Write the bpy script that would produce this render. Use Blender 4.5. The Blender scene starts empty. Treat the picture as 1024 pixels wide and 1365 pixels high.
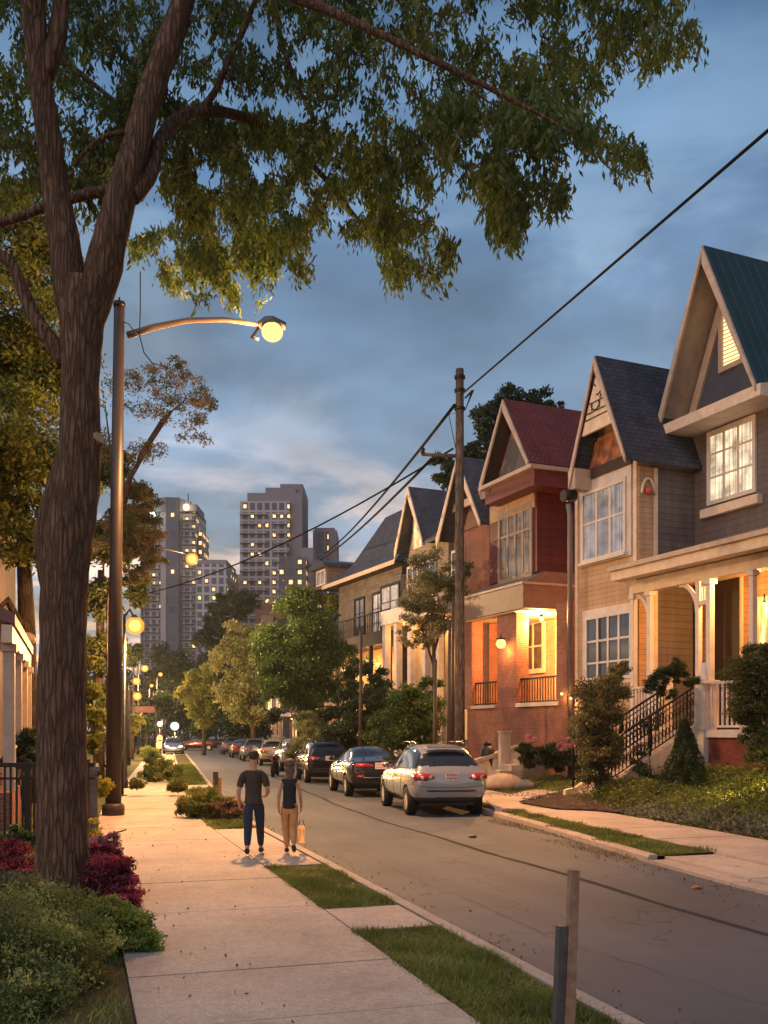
import bpy, bmesh, math, random
import numpy as np
from mathutils import Vector, Matrix
R=math.radians
random.seed(7); rng=np.random.default_rng(7)
sc=bpy.context.scene; col=sc.collection
# ---------------- camera ----------------
F=1300.0; CX=512.0; HY=975.0; CH=2.1; YAW=R(17.38)
cs,sn=math.cos(YAW),math.sin(YAW)
cd=bpy.data.cameras.new('camera'); cam=bpy.data.objects.new('camera',cd); col.objects.link(cam)
cam.location=(0,0,CH); cam.rotation_euler=(R(90),0,-YAW)
cd.sensor_fit='HORIZONTAL'; cd.sensor_width=36; cd.lens=36*F/1024; cd.shift_y=(HY-682.5)/1024
cd.clip_start=0.1; cd.clip_end=6000
sc.camera=cam
# ---------------- world ----------------
w=bpy.data.worlds.new('World'); sc.world=w; w.use_nodes=True
nt=w.node_tree; nt.nodes.clear()
def wn(t,**k):
    n=nt.nodes.new(t)
    for a,b in k.items(): setattr(n,a,b)
    return n
L=nt.links.new
tc=wn('ShaderNodeTexCoord'); sep=wn('ShaderNodeSeparateXYZ'); L(tc.outputs['Generated'],sep.inputs[0])
grad=wn('ShaderNodeValToRGB'); L(sep.outputs['Z'],grad.inputs[0])
cr=grad.color_ramp; cr.elements[0].position=0; cr.elements[0].color=(.42,.37,.38,1)
cr.elements[1].position=1; cr.elements[1].color=(.05,.10,.19,1)
for p,c in ((.13,(.32,.33,.40)),(.2,(.22,.28,.39)),(.30,(.155,.235,.36)),(.42,(.105,.185,.32)),(.52,(.055,.125,.245)),(.62,(.03,.08,.17))):
    e=cr.elements.new(p); e.color=(*c,1)
def wmath(op,a,b=None):
    n=wn('ShaderNodeMath',operation=op)
    for i,v in enumerate((a,b)):
        if v is None: continue
        if isinstance(v,(int,float)): n.inputs[i].default_value=v
        else: L(v,n.inputs[i])
    return n.outputs[0]
zz=wmath('ADD',wmath('MAXIMUM',sep.outputs['Z'],0.0),.12)
cmb=wn('ShaderNodeCombineXYZ'); L(wmath('DIVIDE',sep.outputs['X'],zz),cmb.inputs[0]); L(wmath('DIVIDE',sep.outputs['Y'],zz),cmb.inputs[1])
cmb.inputs[2].default_value=3.1
n1=wn('ShaderNodeTexNoise'); n1.inputs['Scale'].default_value=1.9; n1.inputs['Detail'].default_value=8; n1.inputs['Roughness'].default_value=.56; n1.inputs['Distortion'].default_value=.5
L(cmb.outputs[0],n1.inputs['Vector'])
mr=wn('ShaderNodeMapRange'); mr.inputs[1].default_value=.45; mr.inputs[2].default_value=.63; mr.inputs[3].default_value=0; mr.inputs[4].default_value=1; mr.clamp=True; mr.interpolation_type='SMOOTHSTEP'
L(n1.outputs[0],mr.inputs[0])
ccol=wn('ShaderNodeValToRGB'); L(sep.outputs['Z'],ccol.inputs[0])
cr=ccol.color_ramp; cr.elements[0].position=0; cr.elements[0].color=(.95,.62,.40,1); cr.elements[1].position=1; cr.elements[1].color=(.13,.20,.32,1)
for p,c in ((.12,(1.0,.66,.46)),(.19,(.80,.60,.55)),(.24,(.50,.45,.48)),(.29,(.28,.34,.45)),(.40,(.22,.32,.46)),(.50,(.14,.24,.38)),(.6,(.09,.17,.29))):
    e=cr.elements.new(p); e.color=(*c,1)
mx=wn('ShaderNodeMix',data_type='RGBA'); L(mr.outputs[0],mx.inputs[0]); L(grad.outputs[0],mx.inputs[6]); L(ccol.outputs[0],mx.inputs[7])
# darker blue undersides
n2=wn('ShaderNodeTexNoise'); n2.inputs['Scale'].default_value=1.3; n2.inputs['Detail'].default_value=5; L(cmb.outputs[0],n2.inputs['Vector'])
mr2=wn('ShaderNodeMapRange'); mr2.inputs[1].default_value=.38; mr2.inputs[2].default_value=.64; mr2.inputs[3].default_value=.50; mr2.inputs[4].default_value=1.2; L(n2.outputs[0],mr2.inputs[0])
sc_=wn('ShaderNodeVectorMath',operation='SCALE'); L(mx.outputs[2],sc_.inputs[0]); L(mr2.outputs[0],sc_.inputs['Scale'])
bg1=wn('ShaderNodeBackground'); L(sc_.outputs[0],bg1.inputs[0]); bg1.inputs[1].default_value=SKYK=1.0
sky=wn('ShaderNodeTexSky'); sky.sky_type='NISHITA'; sky.sun_disc=False; sky.sun_elevation=R(2.0); sky.sun_rotation=R(-150); sky.dust_density=2
bg2=wn('ShaderNodeBackground'); L(sky.outputs[0],bg2.inputs[0]); bg2.inputs[1].default_value=.05
add=wn('ShaderNodeAddShader'); L(bg1.outputs[0],add.inputs[0]); L(bg2.outputs[0],add.inputs[1])
out=wn('ShaderNodeOutputWorld'); L(add.outputs[0],out.inputs[0])
# ---------------- dusk glow (soft, from behind left) ----------------
sd=bpy.data.lights.new('sun','SUN'); so=bpy.data.objects.new('sun',sd); col.objects.link(so)
sd.energy=.9; sd.angle=R(70); sd.color=(1,.88,.86); so.rotation_euler=(R(48),0,R(-62))
so.location=(0,-20,30)
sc.view_settings.view_transform='Standard'; sc.view_settings.look='None'; sc.view_settings.gamma=1; sc.view_settings.exposure=.38
sc.view_settings.use_curve_mapping=False
sc.render.engine='CYCLES'
sc.cycles.use_denoising=True; sc.cycles.max_bounces=6; sc.cycles.transparent_max_bounces=12
sc.cycles.sample_clamp_indirect=4; sc.cycles.caustics_reflective=False; sc.cycles.caustics_refractive=False
# ---------------- helpers ----------------
RT=Vector((cs,-sn,0)); FW=Vector((sn,cs,0)); UP=Vector((0,0,1)); CAM=Vector((0,0,CH))
def P(px,py,zc): return CAM+RT*((px-CX)/F*zc)+FW*zc+UP*(-(py-HY)/F*zc)
def G(px,py,h=0.0):
    return P(px,py,F*(CH-h)/(py-HY))
def GX(px,zc,z=0.0):
    p=P(px,HY,zc); return Vector((p.x,p.y,z))
def bend(y):
    if y<20: return 0.0
    if y<28: return .086*(y-20)**2/16
    return .086*(y-24)
def rc(y):   # right kerb x
    t=min(max((y-9)/15,0),1); t=t*t*(3-2*t)
    return 8.35+1.45*t+bend(y)

class MB:
    def __init__(s): s.v=[]; s.f=[]; s.m=[]; s.sm=[]
    def add(s,vs,fs,m=0,smooth=False):
        o=len(s.v); s.v+= [tuple(x) for x in vs]
        for f in fs: s.f.append(tuple(o+i for i in f)); s.m.append(m); s.sm.append(smooth)
        return s
    def box(s,x0,x1,y0,y1,z0,z1,m=0):
        if x0>x1:x0,x1=x1,x0
        if y0>y1:y0,y1=y1,y0
        if z0>z1:z0,z1=z1,z0
        vs=[(x0,y0,z0),(x1,y0,z0),(x1,y1,z0),(x0,y1,z0),(x0,y0,z1),(x1,y0,z1),(x1,y1,z1),(x0,y1,z1)]
        return s.add(vs,[(0,3,2,1),(4,5,6,7),(0,1,5,4),(1,2,6,5),(2,3,7,6),(3,0,4,7)],m)
    def bar(s,a,b,wd,ht,m=0,up=(0,0,1)):
        a=Vector(a);b=Vector(b);d=(b-a).normalized();up=Vector(up)
        if abs(d.dot(up))>.99: up=Vector((0,1,0))
        r=d.cross(up).normalized()*wd/2; u=r.cross(d).normalized()*ht/2
        vs=[a-r-u,a+r-u,a+r+u,a-r+u,b-r-u,b+r-u,b+r+u,b-r+u]
        return s.add(vs,[(0,1,2,3),(7,6,5,4),(0,4,5,1),(1,5,6,2),(2,6,7,3),(3,7,4,0)],m)
    def prism(s,pts,ax,a,b,m=0):
        # pts 2D polygon, extruded along axis ax ('x': pts are (y,z); 'y': pts are (x,z); 'z': (x,y))
        n=len(pts)
        def mk(p,t): return {'x':(t,p[0],p[1]),'y':(p[0],t,p[1]),'z':(p[0],p[1],t)}[ax]
        vs=[mk(p,a) for p in pts]+[mk(p,b) for p in pts]
        fs=[tuple(range(n)),tuple(range(2*n-1,n-1,-1))]+[(i,i+n,(i+1)%n+n,(i+1)%n) for i in range(n)]
        return s.add(vs,fs,m)
    def tube(s,pts,rad,n=8,m=0,cap=True,jit=0):
        pts=[Vector(p) for p in pts]
        if not hasattr(rad,'__len__'): rad=[rad]*len(pts)
        vs=[];ref=Vector((1,0,0)); 
        for i,p in enumerate(pts):
            d=(pts[min(i+1,len(pts)-1)]-pts[max(i-1,0)]).normalized()
            if abs(d.dot(ref))>.95: ref=Vector((0,1,0)) if abs(d.y)<.9 else Vector((0,0,1))
            u=(ref-d*ref.dot(d)).normalized(); v=d.cross(u); ref=u
            for k in range(n):
                a=2*math.pi*k/n; r=rad[i]*(1+(random.uniform(-jit,jit) if jit else 0))
                vs.append(p+u*math.cos(a)*r+v*math.sin(a)*r)
        fs=[]
        for i in range(len(pts)-1):
            for k in range(n):
                fs.append((i*n+k,i*n+(k+1)%n,(i+1)*n+(k+1)%n,(i+1)*n+k))
        s.add(vs,fs,m,True)
        if cap:
            o=len(s.v)-len(vs)
            s.f.append(tuple(o+k for k in range(n-1,-1,-1))); s.m.append(m); s.sm.append(False)
            s.f.append(tuple(o+(len(pts)-1)*n+k for k in range(n))); s.m.append(m); s.sm.append(False)
        return s
    def lathe(s,c,prof,n=16,m=0):
        c=Vector(c); vs=[];fs=[]
        for r,z in prof:
            for k in range(n):
                a=2*math.pi*k/n; vs.append((c.x+r*math.cos(a),c.y+r*math.sin(a),c.z+z))
        for i in range(len(prof)-1):
            for k in range(n): fs.append((i*n+k,i*n+(k+1)%n,(i+1)*n+(k+1)%n,(i+1)*n+k))
        fs.append(tuple(range(n-1,-1,-1))); fs.append(tuple((len(prof)-1)*n+k for k in range(n)))
        return s.add(vs,fs,m,True)
    def ball(s,c,r,m=0,n=12,sz=1):
        prof=[(max(r*math.sin(math.pi*i/n),1e-4),-r*sz*math.cos(math.pi*i/n)) for i in range(n+1)]
        return s.lathe(c,prof,n*2,m)
    def build(s,name,mats,parent=None,uv=True):
        me=bpy.data.meshes.new(name); me.from_pydata(s.v,[],s.f)
        if not isinstance(mats,(list,tuple)): mats=[mats]
        for m in mats: me.materials.append(m)
        me.polygons.foreach_set('material_index',s.m); me.polygons.foreach_set('use_smooth',s.sm)
        if uv: autouv(me)
        me.update()
        o=bpy.data.objects.new(name,me); col.objects.link(o)
        if parent: o.parent=parent
        return o
def autouv(me):
    nl=len(me.loops)
    if nl==0: return
    co=np.empty(len(me.vertices)*3); me.vertices.foreach_get('co',co); co=co.reshape(-1,3)
    vi=np.empty(nl,int); me.loops.foreach_get('vertex_index',vi)
    me.update()
    no=np.empty(len(me.polygons)*3); me.polygons.foreach_get('normal',no); no=no.reshape(-1,3)
    tot=np.empty(len(me.polygons),int); me.polygons.foreach_get('loop_total',tot)
    ln=np.repeat(no,tot,axis=0); p=co[vi]
    flat=np.abs(ln[:,2])>.93
    t=np.stack([-ln[:,1],ln[:,0],0*ln[:,0]],1); q=np.linalg.norm(t,axis=1); q[q<1e-6]=1; t/=q[:,None]
    t[flat]=(1,0,0); b=np.cross(ln,t); b[flat]=(0,1,0)
    uv=np.stack([(p*t).sum(1),(p*b).sum(1)],1)
    l=me.uv_layers.new(name='UVMap'); l.data.foreach_set('uv',uv.ravel())
def tag(o,label=None,cat=None,group=None,kind=None):
    if label: o['label']=label
    if cat: o['category']=cat
    if group: o['group']=group
    if kind: o['kind']=kind
    return o
def empty(name,loc,rz=0,**k):
    o=bpy.data.objects.new(name,None); col.objects.link(o); o.location=loc; o.rotation_euler=(0,0,rz); o.empty_display_size=.2
    return tag(o,**k)
def copy_tree(o,parent=None):
    c=o.copy(); col.objects.link(c); c.parent=parent
    for ch in list(o.children): copy_tree(ch,c)
    return c
def lamp(loc,e,c=(1,.55,.2),r=.1,parent=None,name='lamp_light'):
    d=bpy.data.lights.new(name,'POINT'); d.energy=e; d.color=c; d.shadow_soft_size=r
    o=bpy.data.objects.new(name,d); col.objects.link(o); o.location=loc
    if parent: o.parent=parent
    return o
# ---------------- materials ----------------
class M:
    def __init__(s,name):
        s.m=bpy.data.materials.new(name); s.m.use_nodes=True; s.t=s.m.node_tree; s.t.nodes.clear()
        s.out=s.n('ShaderNodeOutputMaterial'); s.b=s.n('ShaderNodeBsdfPrincipled'); s.l(s.b.outputs[0],s.out.inputs[0])
    def n(s,t,**k):
        x=s.t.nodes.new(t)
        for a,b in k.items(): setattr(x,a,b)
        return x
    def l(s,a,b): s.t.links.new(a,b)
    def noise(s,scale,detail=4,vec=None,rough=.55,dist=0):
        x=s.n('ShaderNodeTexNoise'); x.inputs['Scale'].default_value=scale; x.inputs['Detail'].default_value=detail; x.inputs['Roughness'].default_value=rough; x.inputs['Distortion'].default_value=dist
        if vec is not None: s.l(vec,x.inputs['Vector'])
        return x.outputs[0]
    def coord(s,kind='Object',scale=None):
        c=s.n('ShaderNodeTexCoord').outputs[kind]
        if scale is not None:
            m=s.n('ShaderNodeMapping'); m.inputs['Scale'].default_value=scale; s.l(c,m.inputs[0]); c=m.outputs[0]
        return c
    def mul(s,colr,fac,lo,hi,a=.3,b=.7):
        r=s.n('ShaderNodeMapRange'); r.inputs[1].default_value=a; r.inputs[2].default_value=b; r.inputs[3].default_value=lo; r.inputs[4].default_value=hi; s.l(fac,r.inputs[0])
        v=s.n('ShaderNodeVectorMath',operation='SCALE')
        if isinstance(colr,tuple): v.inputs[0].default_value=colr[:3]
        else: s.l(colr,v.inputs[0])
        s.l(r.outputs[0],v.inputs['Scale']); return v.outputs[0]
    def mix(s,a,b,fac):
        x=s.n('ShaderNodeMix',data_type='RGBA')
        for i,v in ((6,a),(7,b)):
            if isinstance(v,tuple): x.inputs[i].default_value=(*v[:3],1)
            else: s.l(v,x.inputs[i])
        if isinstance(fac,(int,float)): x.inputs[0].default_value=fac
        else: s.l(fac,x.inputs[0])
        return x.outputs[2]
    def thr(s,f,a,b,lo=0,hi=1):
        r=s.n('ShaderNodeMapRange'); r.inputs[1].default_value=a; r.inputs[2].default_value=b; r.inputs[3].default_value=lo; r.inputs[4].default_value=hi; s.l(f,r.inputs[0]); return r.outputs[0]
    def bump(s,h,st=.3,d=.02):
        x=s.n('ShaderNodeBump'); x.inputs['Strength'].default_value=st; x.inputs['Distance'].default_value=d; s.l(h,x.inputs['Height']); s.l(x.outputs[0],s.b.inputs['Normal'])
    def set(s,color=None,rough=.6,metal=0,spec=.5,coat=0):
        if color is not None:
            if isinstance(color,tuple): s.b.inputs['Base Color'].default_value=(*color[:3],1)
            else: s.l(color,s.b.inputs['Base Color'])
        s.b.inputs['Roughness'].default_value=rough; s.b.inputs['Metallic'].default_value=metal
        s.b.inputs['Specular IOR Level'].default_value=spec; s.b.inputs['Coat Weight'].default_value=coat
        return s
def paint(name,c,rough=.6,var=.15,sc_=3,bump=.05,metal=0,spec=.4,coat=0):
    m=M(name); co=m.coord('Object'); f=m.noise(sc_,5,co)
    m.set(m.mul(c,f,1-var,1+var),rough,metal,spec,coat)
    if bump: m.bump(m.noise(40,4,co),bump,.01)
    return m.m
def bricky(name,c1,c2,mort,bw,bh,ms=.01,bump=.5,rough=.8,var=.25,bias=0,off=.5,stain=None):
    m=M(name); uv=m.coord('UV'); b=m.n('ShaderNodeTexBrick'); m.l(uv,b.inputs['Vector'])
    b.inputs['Color1'].default_value=(*c1,1); b.inputs['Color2'].default_value=(*c2,1); b.inputs['Mortar'].default_value=(*mort,1)
    b.inputs['Scale'].default_value=1; b.inputs['Mortar Size'].default_value=ms; b.inputs['Brick Width'].default_value=bw; b.inputs['Row Height'].default_value=bh; b.inputs['Bias'].default_value=bias; b.inputs['Mortar Smooth'].default_value=.3
    b.offset=off
    co=m.coord('Object'); f=m.noise(1.3,6,co)
    c=m.mul(b.outputs[0],f,1-var,1+var); c=m.mul(c,m.noise(18,3,co),.88,1.12)
    m.set(c,rough,0,.3)
    x=m.n('ShaderNodeMath',operation='MULTIPLY_ADD'); m.l(b.outputs['Fac'],x.inputs[0]); x.inputs[1].default_value=-1; m.l(m.noise(30,4,co),x.inputs[2])
    m.bump(x.outputs[0],bump,.015)
    return m.m
def siding(name,c,bh=.17,var=.15):
    m=M(name); uv=m.coord('UV'); s=m.n('ShaderNodeSeparateXYZ'); m.l(uv,s.inputs[0])
    d=m.n('ShaderNodeMath',operation='DIVIDE'); m.l(s.outputs[1],d.inputs[0]); d.inputs[1].default_value=bh
    fr=m.n('ShaderNodeMath',operation='FRACT'); m.l(d.outputs[0],fr.inputs[0])
    fl=m.n('ShaderNodeMath',operation='FLOOR'); m.l(d.outputs[0],fl.inputs[0])
    wn_=m.n('ShaderNodeTexWhiteNoise',noise_dimensions='1D'); m.l(fl.outputs[0],wn_.inputs['W'])
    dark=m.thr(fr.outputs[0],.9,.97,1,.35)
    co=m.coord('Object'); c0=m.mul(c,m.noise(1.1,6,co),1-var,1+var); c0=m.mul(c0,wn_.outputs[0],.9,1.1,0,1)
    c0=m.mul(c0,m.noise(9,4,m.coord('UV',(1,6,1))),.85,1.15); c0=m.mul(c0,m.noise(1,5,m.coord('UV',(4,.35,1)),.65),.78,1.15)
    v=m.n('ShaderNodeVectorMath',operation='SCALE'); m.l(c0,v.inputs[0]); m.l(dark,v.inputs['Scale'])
    m.set(v.outputs[0],.55,0,.4)
    m.bump(m.thr(fr.outputs[0],0,1,1,0),.6,.02)
    return m.m
def emit(name,c,st):
    m=M(name); m.t.nodes.remove(m.b); e=m.n('ShaderNodeEmission'); e.inputs[0].default_value=(*c,1); e.inputs[1].default_value=st; m.l(e.outputs[0],m.out.inputs[0]); return m.m
def pane(name,base,lit=0,litc=(1,.6,.25),fold=14,rough=.08,scale=1.5):
    """window pane: curtain folds behind reflective glass, optional lit room"""
    m=M(name); uv=m.coord('UV',(fold,.12,1)); f=m.noise(1,2,uv,dist=.2); g=m.noise(scale,4,m.coord('UV'))
    c=m.mul(base,f,.35,1.3); c=m.mul(c,g,.5,1.3)
    m.set(c,rough,0,1.0,1.0)
    if lit:
        e=m.mul(litc,f,.5,1.2,.35,.65); e=m.mul(e,g,.35,1.6,.33,.68)
        m.l(e,m.b.inputs['Emission Color']); m.b.inputs['Emission Strength'].default_value=lit
    return m.m
def leafmat(name,c,c2,trans=.45,hue=.0):
    m=M(name); a=m.n('ShaderNodeAttribute',attribute_name='tint'); co=m.coord('Object')
    f=m.noise(.9,3,co)
    cc=m.mix(c,c2,a.outputs['Fac']); cc=m.mul(cc,f,.6,1.4)
    m.t.nodes.remove(m.b)
    d=m.n('ShaderNodeBsdfDiffuse'); t=m.n('ShaderNodeBsdfTranslucent'); g=m.n('ShaderNodeBsdfGlossy'); g.inputs['Roughness'].default_value=.45
    m.l(cc,d.inputs[0]); m.l(cc,t.inputs[0]); g.inputs[0].default_value=(.5,.5,.5,1)
    x=m.n('ShaderNodeMixShader'); x.inputs[0].default_value=trans; m.l(d.outputs[0],x.inputs[1]); m.l(t.outputs[0],x.inputs[2])
    y=m.n('ShaderNodeMixShader'); y.inputs[0].default_value=.05; m.l(x.outputs[0],y.inputs[1]); m.l(g.outputs[0],y.inputs[2])
    m.l(y.outputs[0],m.out.inputs[0]); return m.m
def leaves(name,pts,size,mat,parent=None,droop=.3,aspect=.38,dirs=None,tints=None,jit=.35):
    """one mesh of small leaf faces at pts (N,3)"""
    pts=np.asarray(pts,float); n=len(pts)
    d=rng.normal(size=(n,3)) if dirs is None else np.asarray(dirs)+rng.normal(size=(n,3))*.35
    d[:,2]-=droop; d/=np.linalg.norm(d,axis=1)[:,None]
    r=rng.normal(size=(n,3)); s=np.cross(d,r); s/=np.linalg.norm(s,axis=1)[:,None]
    nn=np.cross(d,s)
    l=size*(1+rng.uniform(-jit,jit,n))[:,None]
    a=pts-d*l*.5; t=pts+d*l*.5; m1=pts-d*l*.05+s*l*aspect*.5+nn*l*.08; m2=pts-d*l*.05-s*l*aspect*.5+nn*l*.08
    v=np.stack([a,m1,t,m2],1).reshape(-1,3)
    me=bpy.data.meshes.new(name); me.vertices.add(4*n); me.vertices.foreach_set('co',v.ravel())
    me.loops.add(4*n); me.loops.foreach_set('vertex_index',np.arange(4*n,dtype=np.int32))
    me.polygons.add(n); me.polygons.foreach_set('loop_start',np.arange(0,4*n,4,dtype=np.int32)); me.polygons.foreach_set('loop_total',np.full(n,4,dtype=np.int32))
    me.materials.append(mat)
    at=me.attributes.new('tint','FLOAT','FACE'); at.data.foreach_set('value',(rng.random(n) if tints is None else np.clip(tints+rng.normal(size=n)*.15,0,1)).astype(np.float32))
    me.update(calc_edges=True)
    o=bpy.data.objects.new(name,me); col.objects.link(o)
    if parent: o.parent=parent
    return o
def blobpts(c,rad,n,clumps=14,cr=.28,shell=.55,flat=1):
    """n points in clumps inside an ellipsoid"""
    c=np.array(c,float); rad=np.array(rad,float)
    k=rng.normal(size=(clumps,3)); k/=np.linalg.norm(k,axis=1)[:,None]; k*=rng.uniform(.15,1,(clumps,1))**.5
    cc=c+k*rad; wgt=rng.integers(0,clumps,n)
    off=rng.normal(size=(n,3)); off/=np.maximum(np.linalg.norm(off,axis=1)[:,None],1e-6); off*=rng.random((n,1))**.5
    off=off/1.0; off+=rng.normal(size=(n,3))*.18
    return cc[wgt]+off*rad.mean()*cr*np.array([1.2,1.2,.8*flat]), wgt/clumps
def blades(name,polys,dens,h,mat,parent=None,zf=None,wd=.008,lean=.5):
    """grass blades: triangles over list of (x0,x1,y0,y1) rects (bent with the street)"""
    P0=[]
    for (x0,x1,y0,y1,k) in polys:
        n=int((x1-x0)*(y1-y0)*dens*k)
        x=rng.uniform(x0-.05,x1+.02,n); y=rng.uniform(y0-.06,y1+.06,n); kk=(np.sin(x*7+y*1.9+2*np.sin(y*3.1))*np.sin(y*4.3+x*3)+rng.normal(size=n)*.5>-.62); x=x[kk]; y=y[kk]; P0.append(np.stack([x+np.array([bend(a) for a in y]),y],1))
    p=np.concatenate(P0); n=len(p)
    nz=np.sin(p[:,0]*5.1+1.3*np.sin(p[:,1]*2.3))*np.sin(p[:,1]*3.7+p[:,0]*2)
    hh=h*(.75+.45*nz)*rng.uniform(.5,1.3,n)
    z=np.array([zf(a,b) for a,b in p]) if zf else np.full(n,.1)
    a=rng.uniform(0,2*np.pi,n); s=np.stack([np.cos(a),np.sin(a)],1)*wd*rng.uniform(.7,1.5,n)[:,None]
    ln=rng.normal(size=(n,2))*h*lean
    v=np.zeros((n,3,3)); v[:,0,:2]=p-s; v[:,1,:2]=p+s; v[:,2,:2]=p+ln; v[:,0,2]=z;v[:,1,2]=z;v[:,2,2]=z+hh
    me=bpy.data.meshes.new(name); me.vertices.add(3*n); me.vertices.foreach_set('co',v.ravel())
    me.loops.add(3*n); me.loops.foreach_set('vertex_index',np.arange(3*n,dtype=np.int32))
    me.polygons.add(n); me.polygons.foreach_set('loop_start',np.arange(0,3*n,3,dtype=np.int32)); me.polygons.foreach_set('loop_total',np.full(n,3,dtype=np.int32))
    me.materials.append(mat); at=me.attributes.new('tint','FLOAT','FACE'); at.data.foreach_set('value',np.clip(rng.random(n)*.7-nz*.2+.1,0,1).astype(np.float32))
    me.update(calc_edges=True); o=bpy.data.objects.new(name,me); col.objects.link(o)
    if parent: o.parent=parent
    return o
WHITE=paint('white_trim',(.56,.50,.47),.5,.12)
CREAM=paint('cream_trim',(.60,.48,.38),.55,.15)
BEIGE=paint('beige_trim',(.42,.33,.27),.55,.15)
DARKMETAL=paint('dark_metal',(.018,.017,.018),.4,.2,bump=.02,metal=.6)
BROWNDK=paint('dark_brown_wood',(.05,.035,.03),.6)
GREYMETAL=paint('grey_metal',(.16,.15,.15),.45,.15,metal=.3)
REDBRICK=bricky('red_brick',(.26,.085,.05),(.19,.06,.04),(.22,.17,.14),.22,.075,.009)
TANBRICK=bricky('tan_brick',(.40,.23,.14),(.33,.18,.11),(.36,.28,.2),.24,.08,.009)
DARKBRICK=bricky('dark_red_brick',(.20,.045,.03),(.14,.035,.028),(.12,.07,.06),.24,.08,.008)
SLATE=bricky('slate_shingles',(.035,.042,.062),(.055,.06,.085),(.012,.014,.02),.28,.17,.012,.7,.6)
REDSHINGLE=bricky('red_shingles',(.145,.032,.03),(.19,.042,.038),(.05,.012,.012),.22,.17,.016,.7,.6)
GREYSHINGLE=bricky('grey_shingles',(.06,.062,.08),(.085,.085,.105),(.025,.025,.03),.28,.18,.012,.7,.6)
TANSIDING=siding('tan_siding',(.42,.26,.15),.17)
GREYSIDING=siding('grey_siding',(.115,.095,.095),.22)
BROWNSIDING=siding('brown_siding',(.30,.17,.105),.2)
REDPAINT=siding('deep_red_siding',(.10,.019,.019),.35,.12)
def seamroof(name,c):
    m=M(name); s=m.n('ShaderNodeSeparateXYZ'); m.l(m.coord('UV'),s.inputs[0])
    d=m.n('ShaderNodeMath',operation='DIVIDE'); m.l(s.outputs[0],d.inputs[0]); d.inputs[1].default_value=.38
    fr=m.n('ShaderNodeMath',operation='FRACT'); m.l(d.outputs[0],fr.inputs[0])
    rg=m.thr(fr.outputs[0],.86,.93)
    m.set(m.mul(m.mul(c,m.noise(1.5,5,m.coord('Object')),.8,1.2),fr.outputs[0],1.1,.6,.8,.95),.42,.2,.5); m.bump(rg,1,.05); return m.m
TEALROOF=seamroof('teal_metal_roof',(.012,.036,.038))
DARKROOF=seamroof('dark_metal_roof',(.03,.036,.05))
CONC=paint('plain_concrete',(.40,.34,.30),.85,.15,2)
P_LIT=pane('lit_curtain_glass',(.4,.3,.2),1.6,(1,.62,.22),10)
P_LITW=pane('lit_white_curtain_glass',(.45,.42,.4),.75,(1,.80,.52),12)
P_CURT=pane('white_curtain_glass',(.33,.34,.37),.06,(.8,.85,1),16)
P_DARK=pane('dark_glass',(.035,.04,.05),0,rough=.05)
P_WARM=pane('warm_dark_glass',(.03,.024,.022),.12,(1,.5,.16),5,scale=2.5)  # faint emission puts warm reflected lights into the dark glass
BULB=emit('warm_bulb',(1,.66,.25),2.6)
BULBW=emit('pale_bulb',(1,.82,.5),4)
BULBSOFT=emit('soft_warm_bulb',(1,.58,.18),1.7)
LEAF_BIG=leafmat('elm_leaf',(.055,.10,.022),(.16,.19,.035),.58)
LEAF_GRN=leafmat('green_leaf',(.05,.10,.025),(.09,.14,.03),.4)
LEAF_DK=leafmat('dark_leaf',(.025,.05,.02),(.05,.075,.03),.35)
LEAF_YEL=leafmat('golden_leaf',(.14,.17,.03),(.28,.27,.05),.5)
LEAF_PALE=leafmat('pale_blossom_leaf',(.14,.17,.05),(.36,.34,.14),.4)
LEAF_RED=leafmat('burgundy_leaf',(.07,.012,.02),(.36,.05,.10),.4)
LEAF_SILV=leafmat('silver_leaf',(.10,.12,.08),(.22,.22,.18),.35)
PETAL_W=leafmat('white_petal',(.6,.55,.5),(.7,.6,.55),.3)
PETAL_P=leafmat('pink_petal',(.5,.16,.25),(.6,.3,.35),.3)
PETAL_Y=leafmat('yellow_leaf',(.45,.38,.03),(.6,.5,.05),.4)
GRASS=leafmat('grass_blade',(.08,.135,.022),(.26,.25,.06),.35)
def barkmat(name,c):
    m=M(name); co=m.coord('Object',(17,17,2.0)); nz=m.n('ShaderNodeTexNoise'); nz.inputs['Scale'].default_value=1.4; nz.inputs['Detail'].default_value=5; m.l(co,nz.inputs['Vector'])
    s_=m.n('ShaderNodeVectorMath',operation='SCALE'); m.l(nz.outputs['Color'],s_.inputs[0]); s_.inputs['Scale'].default_value=.9; a_=m.n('ShaderNodeVectorMath',operation='ADD'); m.l(co,a_.inputs[0]); m.l(s_.outputs[0],a_.inputs[1])
    vo=m.n('ShaderNodeTexVoronoi',feature='DISTANCE_TO_EDGE'); vo.inputs['Scale'].default_value=1.0; m.l(a_.outputs[0],vo.inputs['Vector'])
    f=m.thr(vo.outputs[0],.0,.22,0,1); f2=m.noise(3,6,m.coord('Object',(3,3,1)))
    cc=m.mul(c,f,.55,1.12,0,1); cc=m.mul(cc,f2,.75,1.25); cc=m.mul(cc,m.noise(40,4,m.coord('Object',(1,1,.3))),.8,1.2)
    x=m.n('ShaderNodeMath',operation='MULTIPLY_ADD'); m.l(f2,x.inputs[0]); x.inputs[1].default_value=.5; m.l(f,x.inputs[2])
    m.set(cc,.9,0,.15); m.bump(x.outputs[0],.8,.028); return m.m
BARK=barkmat('brown_bark',(.14,.084,.055)); BARK2=barkmat('grey_bark',(.10,.07,.05))
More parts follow.
